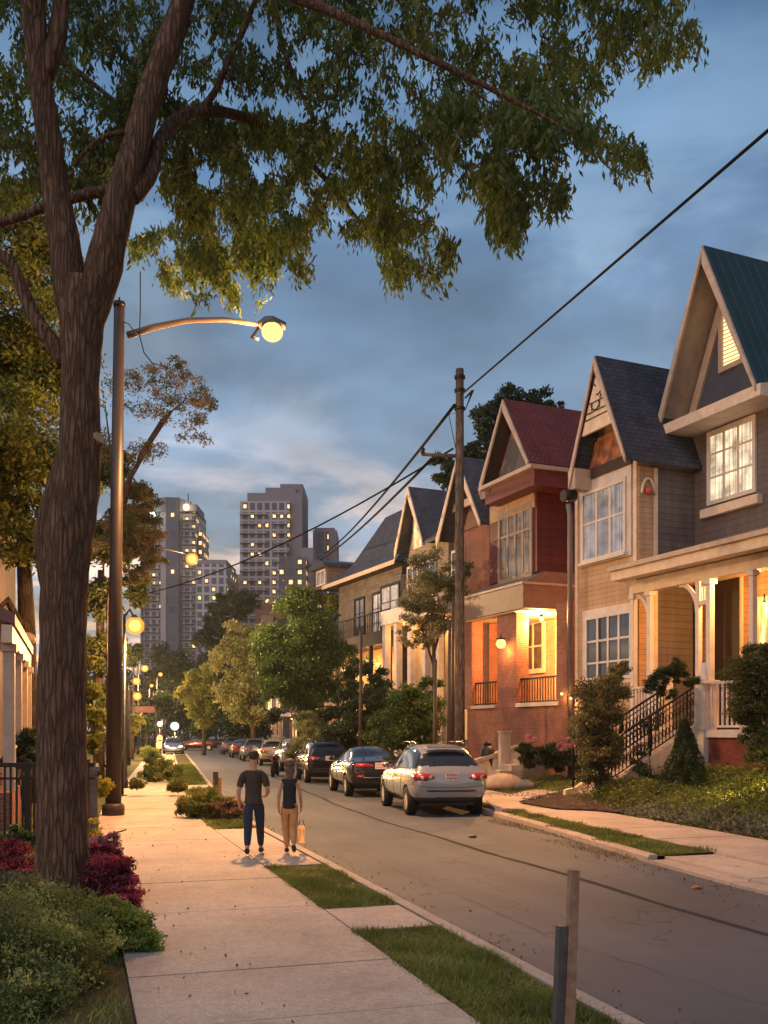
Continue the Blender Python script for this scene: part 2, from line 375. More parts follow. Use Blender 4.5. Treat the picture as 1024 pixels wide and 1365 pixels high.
# ================= SETTING =================
def strip(name,mats,xa,xb,za,zb,ys,skirt=None,cols=1):
    """sheet between x=xa(y)..xb(y) at heights za(y), zb(y)"""
    mb=MB(); vs=[];fs=[]
    for y in ys:
        for k in range(cols+1):
            t=k/cols; a,b=xa(y),xb(y); vs.append((a+(b-a)*t,y,za(y)+(zb(y)-za(y))*t))
    n=cols+1
    for i in range(len(ys)-1):
        for k in range(cols): fs.append((i*n+k,i*n+k+1,(i+1)*n+k+1,(i+1)*n+k))
    mb.add(vs,fs,0,True)
    return tag(mb.build(name,mats),kind='structure')
def fr(a,b,s):
    o=[];
    while a<b: o.append(a); a+=s
    return o+[b]
YS=fr(-14,20,2)+fr(21,60,1.5)[0:]+fr(64,130,6)
# ground to horizon
m=M('earth'); co=m.coord('Object'); m.set(m.mix((.035,.05,.018),(.06,.05,.03),m.noise(.3,6,co)),.95,0,.1)
g=MB(); g.box(-2500,2500,-400,4000,-.9,-.25); tag(g.build('ground',m.m),kind='structure')
# asphalt
m=M('asphalt'); co=m.coord('Object')
base=m.mul((.070,.079,.104),m.noise(.35,6,co),.78,1.2); base=m.mul(base,m.noise(160,3,co),.72,1.3); base=m.mul(base,m.noise(1.6,5,m.coord('Object',(1,.15,1))),.85,1.12)
wv=m.n('ShaderNodeVectorMath',operation='SCALE'); nn=m.n('ShaderNodeTexNoise'); nn.inputs['Scale'].default_value=1.3; nn.inputs['Detail'].default_value=5; m.l(co,nn.inputs['Vector']); m.l(nn.outputs['Color'],wv.inputs[0]); wv.inputs['Scale'].default_value=1.1
av=m.n('ShaderNodeVectorMath',operation='ADD'); m.l(co,av.inputs[0]); m.l(wv.outputs[0],av.inputs[1])
vo=m.n('ShaderNodeTexVoronoi',feature='DISTANCE_TO_EDGE'); vo.inputs['Scale'].default_value=.6; m.l(av.outputs[0],vo.inputs['Vector'])
ck=m.thr(vo.outputs[0],.002,.009,.42,1)
msk=m.thr(m.noise(.5,3,co),.40,.50)     # cracks only in places
fac=m.n('ShaderNodeMix',data_type='FLOAT'); m.l(msk,fac.inputs[0]); fac.inputs[2].default_value=1; m.l(ck,fac.inputs[3])
v=m.n('ShaderNodeVectorMath',operation='SCALE'); m.l(base,v.inputs[0]); m.l(fac.outputs[0],v.inputs['Scale'])
m.set(v.outputs[0],.72,0,.35); m.bump(m.noise(220,3,co),.35,.006); ASPH=m.m
def camber(xa,xb,t): return 0.0
strip('road',ASPH,lambda y:3.62+bend(y),lambda y:rc(y)+.1,lambda y:0,lambda y:0,YS+[400],cols=6)
# tar seam along the road (real patch sheet 4 mm up) and side patch
m=M('tar'); m.set((.043,.044,.05),.95,0,.05); TAR=m.m
def ribbon(name,mat,pts,w_,z,kind='structure'):
    mb=MB(); vs=[]; 
    for i,(x,y) in enumerate(pts):
        wd=w_(i) if callable(w_) else w_
        a=Vector(pts[max(i-1,0)]); b=Vector(pts[min(i+1,len(pts)-1)]); d=(b-a).normalized(); n=Vector((d.y,-d.x))*wd/2
        vs+= [(x-n.x,y-n.y,z),(x+n.x,y+n.y,z)]
    mb.add(vs,[(2*i,2*i+1,2*i+3,2*i+2) for i in range(len(pts)-1)]); return tag(mb.build(name,mat),kind=kind)
ribbon('road_seam',TAR,[(6.78+bend(y)+.03*math.sin(y*1.1)+random.uniform(-.01,.01),y) for y in fr(3,48,.5)],lambda i:.08+.05*random.random(),.004)
ribbon('road_crack',TAR,[(4.6+.03*math.sin(y*1.3)+.02*math.sin(y*9.3)+random.gauss(0,.022)+bend(y)+max(0,(9-y))*.15,y) for y in fr(5,18,.11)],lambda i:.002+.007*random.random(),.004)
# concrete
def concrete(name,c,joint=0):
    m=M(name); co=m.coord('Object'); b=m.mul(c,m.noise(.8,6,co),.82,1.15); b=m.mul(b,m.noise(55,5,co,.75),.62,1.34); b=m.mul(b,m.noise(14,5,co),.9,1.1)
    b=m.mix(b,(c[0]*.5,c[1]*.46,c[2]*.42),m.thr(m.noise(2.2,8,co,.7),.54,.74,0,.6))
    a=m.n('ShaderNodeAttribute',attribute_name='tint')
    m.set(b,.85,0,.3); m.bump(m.noise(120,4,co),.3,.005); return m.m
WALK=concrete('sidewalk_concrete',(.40,.33,.29)); KERB=concrete('kerb_concrete',(.36,.30,.26))
def slabs(name,xa,xb,yl,z,gap=.024,mat=WALK,zf=None):
    mb=MB()
    for y0,y1 in zip(yl[:-1],yl[1:]):
        a,b=y0+gap/2,y1-gap/2; dz=random.uniform(-.004,.004)
        n=max(1,int((b-a)/1.2)) if y0>19 else 1
        for k in range(n):
            u,v_=a+(b-a)*k/n,a+(b-a)*(k+1)/n
            za=(zf(u) if zf else z)+dz; zb=(zf(v_) if zf else z)+dz
            X=[(xa(u),u),(xb(u),u),(xb(v_),v_),(xa(v_),v_)]
            vs=[(x,y,-.06) for x,y in X]+[(X[0][0],u,za),(X[1][0],u,za),(X[2][0],v_,zb),(X[3][0],v_,zb)]
            mb.add(vs,[(4,5,6,7),(0,1,5,4),(1,2,6,5),(2,3,7,6),(3,0,4,7)])
    return tag(mb.build(name,mat),kind='structure')
YJ=[-6,-4,-2,0,2.3,4.5,6.65,8.1,10.85,13.05,15.4,18.1,20.6,23,25.6]+fr(28,120,2.6)
slabs('sidewalk',lambda y:.38+bend(y),lambda y:2.6+bend(y),YJ,.12)
m=M('joint_soil'); m.set((.03,.022,.016),.95); SOIL0=m.m
slabs('verge_path',lambda y:2.62+bend(y),lambda y:3.48+bend(y),[9.35,10.6],.115)
slabs('verge_pad',lambda y:2.62+bend(y),lambda y:3.48+bend(y),[14.2,17.1,19.9],.115)
slabs('verge_crossing',lambda y:2.62+bend(y),lambda y:3.48+bend(y),[27.6,30.8],.115)
slabs('verge_paving',lambda y:2.62+bend(y),lambda y:3.48+bend(y),[34,36.5],.115)
def kerb(name,xf,y0,y1,step=3.0,side=1,hf=lambda y:.125,w_=.17):
    mb=MB(); y=y0
    while y<y1:
        e=min(y+step,y1); a,b=y+.006,e-.006; n=2 if y>18 else 1
        for k in range(n):
            u,v_=a+(b-a)*k/n,a+(b-a)*(k+1)/n
            x0,x1=xf(u),xf(v_); zt0,zt1=hf(u),hf(v_)
            # rounded road-side edge
            pr=lambda x,z:[(x,-.05),(x,z-.035),(x+side*.03,z),(x+side*w_,z),(x+side*w_,-.05)]
            A=[(px_,u,pz) for px_,pz in pr(x0,zt0)]; B=[(px_,v_,pz) for px_,pz in pr(x1,zt1)]
            mb.add(A+B,[(0,1,2,3,4),(9,8,7,6,5)]+[(i,i+5,(i+1)%5+5,(i+1)%5) for i in range(5)])
        y=e
    return tag(mb.build(name,KERB),kind='structure')
kerb('kerb_left',lambda y:3.68+bend(y),-6,118,side=-1)
kerb('kerb_right',lambda y:rc(y),13.6,118,side=1)
slabs('dropped_kerb',lambda y:rc(y),lambda y:rc(y)+.3,[8.9,11.2,13.6],.04,zf=lambda y:.05)
kerb('kerb_right_near',lambda y:rc(y),-6,8.9,side=1)
# verge soil
m=M('verge_soil'); co=m.coord('Object'); m.set(m.mix((.05,.065,.018),(.10,.075,.045),m.thr(m.noise(1.8,6,co),.4,.65)),.95,0,.1); m.bump(m.noise(25,5,co),.8,.03); SOIL=m.m
strip('verge',SOIL,lambda y:2.6+bend(y),lambda y:3.5+bend(y),lambda y:.095,lambda y:.095,YS)
strip('planting_bed_ground',SOIL,lambda y:-4,lambda y:.37+bend(y),lambda y:.16,lambda y:.09,YS,cols=4)
strip('lawn_left',SOIL,lambda y:-70,lambda y:-4,lambda y:.16,lambda y:.16,YS)
# right verge, walk, driveway
sx0=lambda y:rc(y)+.17
vw=lambda y:rc(y)+.17+ (1.05 if y>13.6 else 1.3)
strip('verge_right',SOIL,sx0,lambda y:10.0+.06*(y-15)+bend(y)+.02,lambda y:.10,lambda y:.13,fr(13.6,60,1.2)+[80,118])
sw0=lambda y:(10.0+.06*(y-15) if y<26 else 10.66)+bend(y)
sw1=lambda y:sw0(y)+1.9
def swz(y): return .135
slabs('sidewalk_right',sw0,sw1,[-4,-1.5,1,3.5,6,8.9,11.3,13.6,15.5,17.4,19.3,21.2,23.2,25.2,27.2]+fr(29.2,118,2.2),.135,zf=swz)
DRIVE=concrete('driveway_concrete',(.42,.35,.30))
slabs('driveway_apron',lambda y:rc(y)+.3,lambda y:sw0(y)-.01,[8.9,11.2,13.6],.1,zf=lambda y:.09,mat=DRIVE)
strip('verge_right_near',SOIL,sx0,lambda y:sw0(y),lambda y:.10,lambda y:.12,fr(-6,8.9,2))
# garden terrain to the right: bank rising to the houses
def gz(x,y):
    x0=sw1(y); t=(x-x0)/4.2
    if t<=0: return .11
    if 21.9<y<26.4+.12*(x-14) and x<15.0: pass
    t=min(t,1); t=t*t*(3-2*t)
    hgt=.62 if y<23.3 else (.62-(y-23.3)*.2 if y<25 else .28)
    if y>27: hgt=.28+min((y-27)/8,1)*.12
    return .11+hgt*t+.03*math.sin(x*1.7+y*1.3)*t
mb=MB(); vs=[];fs=[]; ys=fr(-6,60,.8)+[70,90,118]; nx=26
for y in ys:
    for k in range(nx+1):
        x=sw1(y)+(k/nx)**1.6*50; vs.append((x,y,gz(x,y)))
for i in range(len(ys)-1):
    for k in range(nx): a=i*(nx+1)+k; fs.append((a,a+1,a+nx+2,a+nx+1))
mb.add(vs,fs,0,True)
m=M('garden_soil'); co=m.coord('Object'); m.set(m.mix((.045,.055,.02),(.075,.05,.035),m.noise(1.2,6,co)),.95,0,.1); m.bump(m.noise(20,5,co),.8,.03)
tag(mb.build('garden_ground',m.m),kind='structure')
# front walk of the red house (curves between lawn and mulch)
def walkpoly(name,pts,z0,mat):
    mb=MB(); n=len(pts); mb.add([(x,y,gz(x,y)+.05) for x,y in pts]+[(x,y,gz(x,y)-.1) for x,y in pts],[tuple(range(n))]+[(i,i+n,(i+1)%n+n,(i+1)%n) for i in range(n)])
    return tag(mb.build(name,mat),kind='structure')
def gr(px,py,h=.16): p=G(px,py,h); return (p.x,p.y)
PTSW=[gr(648,1068),gr(700,1056),gr(766,1046),gr(768,1052),gr(726,1061),gr(692,1070),gr(700,1080),gr(660,1080)]
mb=MB(); n=len(PTSW); zt=.20
mb.add([(x,y,zt) for x,y in PTSW]+[(x,y,-.05) for x,y in PTSW],[tuple(range(n)),tuple(range(2*n-1,n-1,-1))]+[(i,i+n,(i+1)%n+n,(i+1)%n) for i in range(n)])
tag(mb.build('front_path',WALK),kind='structure')
# grass
blades('grass',[(2.62,3.5,4.5,9.3,1),(2.62,3.5,10.62,14.15,.8)],5200,.075,GRASS,zf=lambda a,b:.095,wd=.0045)
tag(bpy.data.objects['grass'],kind='stuff')
tag(blades('verge_grass',[(2.62,3.5,20,27.4,.6),(2.62,3.5,31,34,.5),(2.62,3.5,36.6,60,.25)],1800,.12,GRASS,zf=lambda a,b:.095,wd=.008),kind='stuff')
mbx=[]
for (y0,y1) in ((13.7,16),(16,18.5),(18.5,21),(21,24)):
    mbx.append((rc((y0+y1)/2)-bend((y0+y1)/2)+.2,10.0+.06*((y0+y1)/2-15),y0,y1,1))
mbx.append((8.6,9.9,5.5,8.8,.8))
tag(blades('grass_right_verge',mbx,1500,.085,GRASS,zf=lambda a,b:.11,wd=.008),kind='stuff')
# dry weeds in the right gutter
tag(blades('gutter_weeds',[(rc(15)-.35,rc(15)+.05,13.9,17,.5),(rc(18.5)-.3,rc(18.5)+.05,17,21,.5)],900,.07,leafmat('dry_grass',(.14,.12,.04),(.25,.19,.08)),zf=lambda a,b:0,wd=.007),kind='stuff')
tag(blades('lawn_grass',[(13.0,17.2,26.6+1.2,33.5,1)],420,.09,GRASS,zf=gz,wd=.014),kind='stuff')
tag(blades('bed_grass',[(-1.2,.3,5,9,.5),(-1.5,.3,9,22,.35),(-6,-1.3,8,18,.25)],900,.10,GRASS,zf=lambda a,b:.1,wd=.008),kind='stuff')

# leaf litter and gutter grit
def scatter(name,fx,n,size,mat,z):
    p=[]
    for _ in range(n):
        x,y=fx(); p.append((x+bend(y),y,z+random.random()*.012))
    o=leaves(name,p,size,mat,None,droop=0,aspect=.6); o.data.transform(Matrix.Identity(4)); return tag(o,kind='stuff')
LIT=leafmat('litter_leaf',(.12,.07,.03),(.28,.16,.06),.2)
scatter('leaf_litter',lambda:(.4+abs(random.gauss(0,.35)) if random.random()<.5 else random.uniform(.4,2.6),random.uniform(4,22)),110,.035,LIT,.125)
scatter('kerb_litter',lambda:(3.72+abs(random.gauss(0,.22)),random.uniform(5,40)),520,.035,LIT,.006)
scatter('kerb_litter',lambda:(rc(12)-abs(random.gauss(0,.3)),random.uniform(8,15)),260,.035,LIT,.006)

mb=MB(); mb.box(2.75+bend(31.5),3.4+bend(31.5),31.2,33.4,.05,.108); tag(mb.build('tree_pit',SOIL0),kind='structure')
# ================= HOUSES =================
class House:
    def __init__(s,name,label,cat,at,rot=6.4,group=None):
        s.e=empty(name,(at[0],at[1],0),R(rot),label=label,cat=cat,group=group)
        s.o=Vector((at[0],at[1],0)); a=R(rot); s.ix=Vector((math.cos(a),math.sin(a),0)); s.iy=Vector((-math.sin(a),math.cos(a),0))
    def ray(s,px,py): return RT*((px-CX)/F)+FW+UP*(-(py-HY)/F)
    def f(s,px,py,x=0):   # hit plane local x = const  -> (y,z)
        d=s.ray(px,py); t=(x-(CAM-s.o).dot(s.ix))/d.dot(s.ix); p=CAM+d*t; return ((p-s.o).dot(s.iy),p.z)
    def s(s_,px,py,y=0):
        d=s_.ray(px,py); t=(y-(CAM-s_.o).dot(s_.iy))/d.dot(s_.iy); p=CAM+d*t; return ((p-s_.o).dot(s_.ix),p.z)
    def yx(s,px,x=0): return s.f(px,HY,x)[0]
    def loc(s,p): q=Vector(p)-s.o; return (q.dot(s.ix),q.dot(s.iy),p[2])
    def part(s,name,mb,mat,parent=None,label=None):
        o=mb.build(name,mat,parent or s.e)
        if label: o['label']=label
        return o
    def window(s,y0,y1,z0,z1,x,fm,pm,nx=2,nz=2,fw=.09,bar=.035,sill=None,rows=None,label=None,out=-1):
        """window on plane x facing -x"""
        if y0>y1:y0,y1=y1,y0
        mb=MB(); xa,xb=x-.07,x+.02
        mb.box(xa,xb,y0-fw,y1+fw,z1,z1+fw*1.3); mb.box(xa,xb,y0-fw,y1+fw,z0-fw,z0); mb.box(xa,xb,y0-fw,y0,z0,z1); mb.box(xa,xb,y1,y1+fw,z0,z1)
        xm=x-.045
        for k in range(1,nx): yy=y0+(y1-y0)*k/nx; mb.box(xm,x,yy-bar,yy+bar,z0,z1)
        for t in (rows if rows is not None else [k/nz for k in range(1,nz)]): zz=z0+(z1-z0)*t; mb.box(xm+.004,x-.004,y0,y1,zz-bar*.7,zz+bar*.7)
        if sill: mb.box(x-.16,x+.01,y0-fw*1.6,y1+fw*1.6,z0-fw-.09,z0-fw)
        fr_=s.part('window',mb,fm,label=label)
        p=MB(); p.box(x-.02,x-.003,y0,y1,z0,z1); o=s.part('pane',p,pm,fr_); return fr_
    def gable(s,y0,ya,y1,ze0,za,ze1,x0,x1,mat,th=.14,name='roof'):
        mb=MB()
        for (ya_,za_,yb,zb) in ((y0,ze0,ya,za),(ya,za,y1,ze1)):
            mb.prism([(ya_,za_),(yb,zb),(yb,zb+th),(ya_,za_+th)],'x',x0,x1)
        return s.part(name,mb,mat)
    def barge(s,y0,ya,y1,ze0,za,ze1,x,w_,mat,th=.06,name='barge_board'):
        for (a,za_,b,zb) in ((y0,ze0,ya,za),(ya,za,y1,ze1)):
            mb=MB(); lo=-w_
            mb.prism([(a,za_+.13),(b,zb+.13),(b,zb+lo*1.7),(a,za_+lo*.4)],'x',x-th,x); s.part(name,mb,mat)
    def wallbox(s,name,x0,x1,y0,y1,z0,z1,mat,label=None):
        mb=MB(); mb.box(x0,x1,y0,y1,z0,z1); return s.part(name,mb,mat,label=label)
    def rail(s,y0,y1,z0,z1,x,mat,n,bw=.03,name='railing',post=0):
        mb=MB(); mb.box(x-.04,x+.04,y0,y1,z1-.07,z1); mb.box(x-.03,x+.03,y0,y1,z0,z0+.06)
        for k in range(n): yy=y0+(y1-y0)*(k+.5)/n; mb.box(x-bw/2,x+bw/2,yy-bw/2,yy+bw/2,z0+.06,z1-.07)
        return s.part(name,mb,mat)
    def light(s,p,e,r=.07,mat=None,c=(1,.44,.11),name='porch_light',shade=True):
        mb=MB(); mb.ball((0,0,0),r,n=8); b=mb.build(name,mat or BULB,s.e,uv=False); b.location=p
        if shade:
            q=MB(); q.lathe((0,0,r*.8),[(r*.9,0),(r*1.1,.03),(r*.4,.08),(.02,.1),(.02,.25)],10); q.build('fitting',DARKMETAL,b,uv=False)
        lamp((p[0]-.02,p[1],p[2]-r-.08),e,c,.08,s.e); return b

# ---- House 1: grey gabled house at right ----
H=House('grey_gabled_house','tall grey clapboard house with steep gable, teal metal roof and deep columned porch','house',(17.3,24.3))
H1=H; wx=2.6; bx=1.55
yl,_=H.f(903,600,wx)                    # far corner of upper wall
ya,za=H.f(940,334,bx); y0l,zl=H.f(878,574,bx)
half=y0l-ya; yr=ya-half; ynear=yr+.15
zc_=H.f(903,725,wx)[1]
zpf=2.15                                  # porch floor
# upper walls
H.wallbox('wall',wx,13,ynear+.35,yl,zpf,zl+.2,GREYSIDING)
mb=MB(); mb.prism([(ynear+.35,zl),(yl,zl),(ya,za-.35)],'x',wx-.02,wx+.2); H.part('gable_wall',mb,paint('grey_stucco',(.065,.07,.095),.8,.12,2))
H.gable(yr,ya,y0l,zl,za,zl,bx-.05,13.4,TEALROOF,.16)
H.barge(yr,ya,y0l,zl,za,zl,bx-.06,.26,BEIGE,.08)
# inner soffit boards
mb=MB()
for a,b in ((yr,ya),(y0l,ya)):
    mb.add([(bx,a,zl-.02),(bx,b,za-.02),(wx,b,za-.02),(wx,a,zl-.02)],[(0,1,2,3)])
H.part('soffit',mb,paint('soffit_boards',(.30,.24,.20),.6))
# inner rake trim against the wall
for a in (yr+.3,y0l-.3):
    mb=MB(); mb.bar((wx-.06,a,zl+.05),(wx-.06,ya,za-.62),.08,.30); H.part('rake_trim',mb,BEIGE)
# pent ledge
mb=MB(); mb.prism([(bx-.06,zl-.24),(bx-.06,zl+.10),(wx,zl+.3),(wx,zl-.24)],'y',ynear-.3,y0l-.02); H.part('gable_ledge',mb,CREAM)
# gable vent window
a=H.f(966,478,wx); b=H.f(990,415,wx); yy0,yy1=sorted((a[0],b[0])); z0,z1=H.f(978,484,wx)[1],H.f(978,408,wx)[1]
mb=MB(); fw=.16
for q in ((yy0-fw,yy1+fw,z1,z1+fw),(yy0-fw,yy1+fw,z0-fw,z0),(yy0-fw,yy0,z0,z1),(yy1,yy1+fw,z0,z1)): mb.box(wx-.12,wx+.02,*q)
vent=H.part('gable_window',mb,BEIGE)
mb=MB(); mb.box(wx-.04,wx-.025,yy0,yy1,z0,z1); H.part('pane',mb,emit('lit_louvre',(1,.72,.30),1.5),vent)
mb=MB(); n=14
for k in range(n): z=z0+(z1-z0)*(k+.5)/n; mb.bar((wx-.08,yy0,z),(wx-.08,yy1,z+.04),.02,.03)
H.part('louvre',mb,CREAM,vent)
mb=MB(); p=H.f(952,392,wx); mb.tube([(wx-.05,p[0],p[1]+.2),(wx-.35,p[0],p[1]+.1),(wx-.5,p[0],p[1]-.25)],[.12,.13,.10],10); H.part('floodlight',mb,WHITE)
# upper window
a=H.f(948,672,wx); b=H.f(1005,560,wx); y0_,y1_=sorted((a[0],b[0])); z0,z1=H.f(950,668,wx)[1],H.f(950,582,wx)[1]
H.window(y0_,y1_,z0,z1,wx,WHITE,P_LITW,3,2,.13,.045,None,[.36,.72],label='lit three-light upper window')
mb=MB(); mb.box(wx-.2,wx,y0_-.35,y1_+.3,z0-.52,z0-.24); H.part('window_sill',mb,CREAM)
# porch
yfar=H.yx(842,0); ynr=-8.5
zb=H.f(940,742,0)[1]; zt=H.f(940,727,-.5)[1]
mb=MB(); mb.prism([(-.55,zt-.42),(-.55,zt-.08),(wx-.1,zt+.55),(wx-.1,zt-.20),(-.1,zt-.20),(-.1,zt-.42)],'y',ynr,yfar+.35); H.part('porch_roof',mb,CREAM)
mb=MB(); mb.box(-.66,-.56,ynr,yfar+.38,zt-.12,zt+.02); H.part('gutter',mb,BEIGE)
mb=MB(); mb.box(-.02,.2,ynr,yfar+.1,zt-.85,zt-.43); H.part('porch_beam',mb,CREAM)
ZCEIL=zt-.42
H.wallbox('porch_ceiling',.21,wx-.1,ynr,yfar+.1,ZCEIL-.02,ZCEIL+.04,paint('porch_ceiling_paint',(.55,.42,.30),.6))
# floor and brick base
H.wallbox('porch_floor',-.12,wx,ynr,-.22,zpf-.22,zpf,WHITE)
H.wallbox('porch_landing',.0,wx,-.2,yfar+.3,zpf-.22,zpf-.01,CONC)
H.wallbox('brick_base',-.03,wx+9,ynr,-.3,-.2,zpf-.225,DARKBRICK)
H.wallbox('brick_base',.3,wx,1.35,yfar+.2,-.2,zpf-.225,DARKBRICK)
# rail pier and near balustrade
zr=H.f(960,908,0)[1]
mb=MB(); mb.box(-.2,.25,-.28,.12,.5,zpf+.0); mb.box(-.22,.27,-.30,.14,zpf,zr-.05); mb.box(-.28,.33,-.36,.2,zr-.05,zr+.06); mb.lathe((.02,-.08,zr+.06),[(.20,0),(.18,.05),(.11,.35),(.10,.5)],10); H.part('newel_post',mb,WHITE)
H.rail(ynr,-.34,zpf+.06,zr,.02,WHITE,44,.05,'balustrade')
# columns
for px,wd in ((845,.15),(867,.17),(947,.17),(1004,.15)):
    y=H.yx(px,.08); mb=MB(); mb.box(.08-wd/2,.08+wd/2,y-wd/2,y+wd/2,zpf,zt-.85); mb.box(.08-wd*.8,.08+wd*.8,y-wd*.8,y+wd*.8,zt-1.0,zt-.86); mb.box(.08-wd*.75,.08+wd*.75,y-wd*.75,y+wd*.75,zpf,zpf+.2); H.part('column',mb,WHITE)
y=H.yx(932,.08); zs=H.f(932,832,.08)[1]
mb=MB(); mb.box(0,.14,y-.07,y+.07,zr+.1,zt-.85); H.part('column',mb,WHITE)
mb=MB(); mb.box(.0,.14,H.yx(947,.08)+.08,y-.07,H.f(940,806,.08)[1],H.f(940,806,.08)[1]+.12)
for k in range(3): yy=H.yx(947,.08)+.12+k*.09; mb.box(.04,.08,yy,yy+.035,H.f(940,806,.08)[1]+.12,zt-.86)
H.part('column_screen',mb,WHITE)
# curved brackets under the beam
for px,sg in ((932,1),(867,1)):
    y=H.yx(px,.08)+.07*sg; mb=MB(); pts=[]
    for k in range(9):
        t=k/8*math.pi/2; pts.append((.08,y+sg*.75*(1-math.cos(t)),zt-.86-.9*(1-math.sin(t))))
    for p,q in zip(pts[:-1],pts[1:]): mb.bar(p,q,.12,.07,up=(1,0,0))
    H.part('bracket',mb,WHITE)
# back wall openings and door
def bpanel(pa,pb,pt,pbm,mat,name,x=wx-.04,fr_=True,fm=None):
    y0,y1=sorted((H.yx(pa,x),H.yx(pb,x))); z1=H.f(pa,pt,x)[1]; z0=H.f(pa,pbm,x)[1] if pbm else zpf
    mb=MB(); mb.box(x-.03,x+.02,y0,y1,z0,z1); o=H.part(name,mb,mat)
    if fr_:
        q=MB(); 
        for b in ((y0-.09,y0,z0,z1+.1),(y1,y1+.09,z0,z1+.1),(y0,y1,z1,z1+.1)): q.box(x-.06,x+.02,*b)
        q.build('frame',fm or BEIGE,o)
    return o,y0,y1,z0,z1
H.wallbox('porch_wall',wx-.03,wx-.005,-1.2,yfar+.2,zpf,ZCEIL,BROWNSIDING,label='brown board wall at the back of the porch')
H.wallbox('porch_wall',wx-.031,wx-.004,ynr,-1.2,zpf,ZCEIL,bricky('gold_lit_brick',(.42,.24,.09),(.34,.19,.08),(.3,.2,.1),.22,.075,.01),label='tan brick wall at the back of the porch')  # golden porch light is put into this brick's colour
DARKPANEL=paint('dark_door_paint',(.016,.011,.011),.4)
o,y0,y1,z0,z1=bpanel(903,929,782,None,DARKPANEL,'door')
q=MB(); q.tube([(wx-.12,y0+.12,3.2),(wx-.12,y0+.12,3.35)],.03,6); q.build('handle',GREYMETAL,o)
for zz in (.4,1.6): 
    q=MB(); q.box(wx-.085,wx-.07,y0+.15,y1-.15,z0+zz,z0+zz+.9); q.build('door_panel',BROWNDK,o)
bpanel(951,988,768,None,DARKPANEL,'screen_door')
bpanel(1014,1022,800,870,P_LIT,'side_window')
H.light((1.0,H.yx(1011,1.0),H.f(1011,760,1.0)[1]),700,.07)
H.light((wx-.25,H.yx(1019,wx-.25),H.f(1019,805,wx-.25)[1]),60,.05,name='wall_lantern')
# stairs: going in from street
ys0,ys1=.16,1.35
sx0_,sz0=-3.35,gz(14.2,25)
n=10; mb=MB()
for k in range(n):
    x=sx0_+k*(-sx0_)/n; z1=sz0+(zpf-sz0)*(k+1)/n; mb.box(x,0 if k==n-1 else x+(-sx0_)/n+.03,ys0,ys1,-.1,z1)
H.part('step',mb,CONC)
for yy in (ys0-.12,ys1):
    mb=MB(); mb.prism([(sx0_-.45,-.2),(sx0_-.45,sz0+.22),(sx0_-.1,sz0+.28),(-.2,zpf+.12),(-.2,-.2)],'y',yy,yy+.13); H.part('stringer',mb,CREAM)
def stairrail(yy,name='stair_railing'):
    mb=MB(); xa=sx0_-.15; xb=-.22; za_=sz0+.3; zb_=zpf+.12; hh=1.12
    def zz(x): return za_+(zb_-za_)*(x-xa)/(xb-xa)
    mb.bar((xa,yy,zz(xa)+hh),(xb,yy,zz(xb)+hh),.06,.05); mb.bar((xa,yy,zz(xa)+.1),(xb,yy,zz(xb)+.1),.035,.03); mb.bar((xa,yy,zz(xa)+hh-.16),(xb,yy,zz(xb)+hh-.16),.025,.025)
    nb=26
    for k in range(nb+1):
        x=xa+(xb-xa)*k/nb; mb.bar((x,yy,zz(x)+.08),(x,yy,zz(x)+hh),.022,.022)
        if k<nb:   # scroll ornament between bars
            xc=x+(xb-xa)/nb/2
            for h_ in (.35,.72):
                pts=[(xc+.045*math.cos(t)*(1 if j%2 else 1),yy,zz(xc)+h_+.1*math.sin(t)) for j,t in enumerate([i*math.pi/5 for i in range(11)])]
                mb.tube(pts,.014,4,cap=False)
    for x in (xa,xa+(xb-xa)*.52,xb-.25): mb.bar((x,yy,zz(x)-.3),(x,yy,zz(x)+hh+.03),.05,.05)
    return H.part(name,mb,DARKMETAL)
stairrail(ys0-.055); stairrail(ys1+.06)
# far newel and balustrade left of stairs
yp=H.yx(822,0); zpt=H.f(822,905,0)[1]
mb=MB(); mb.box(-.25,.25,ys1+.2,ys1+.62,.3,zpt); mb.box(-.3,.3,ys1+.15,ys1+.67,zpt,zpt+.1); H.part('newel_post',mb,WHITE)
H.rail(ys1+.64,yfar+.15,zpf+.05,zr,.05,WHITE,10,.05,'balustrade')
H.wallbox('porch_apron',-.02,.1,ys1+.64,yfar+.2,zpf-1.2,zpf-.2,WHITE)

# ---- House 2: tan clapboard ----
o=GX(850,31.5); H=House('tan_clapboard_house','narrow tan clapboard house with slate gable roof and white multi-pane windows','house',(o.x,o.y)); H2=H
gx=-.75
yf=H.yx(768,0)
ya,za=H.f(794,480,gx); yL,zL=H.f(760,640,gx); yR,zR=H.f(852,602,gx)
zE=zL
zER=zR; yR=-.4
mb=MB(); mb.prism([(0,-.1),(0,zER+.15),(ya,za-.35),(yf,zE+.35),(yf,-.1)],'x',0,9); H.part('wall',mb,TANSIDING)
H.gable(yR,ya,yL,zER-.1,za,zE,gx,9.4,SLATE,.16)
H.barge(yR,ya,yL,zER-.1,za,zE,gx-.02,.2,BEIGE,.06)
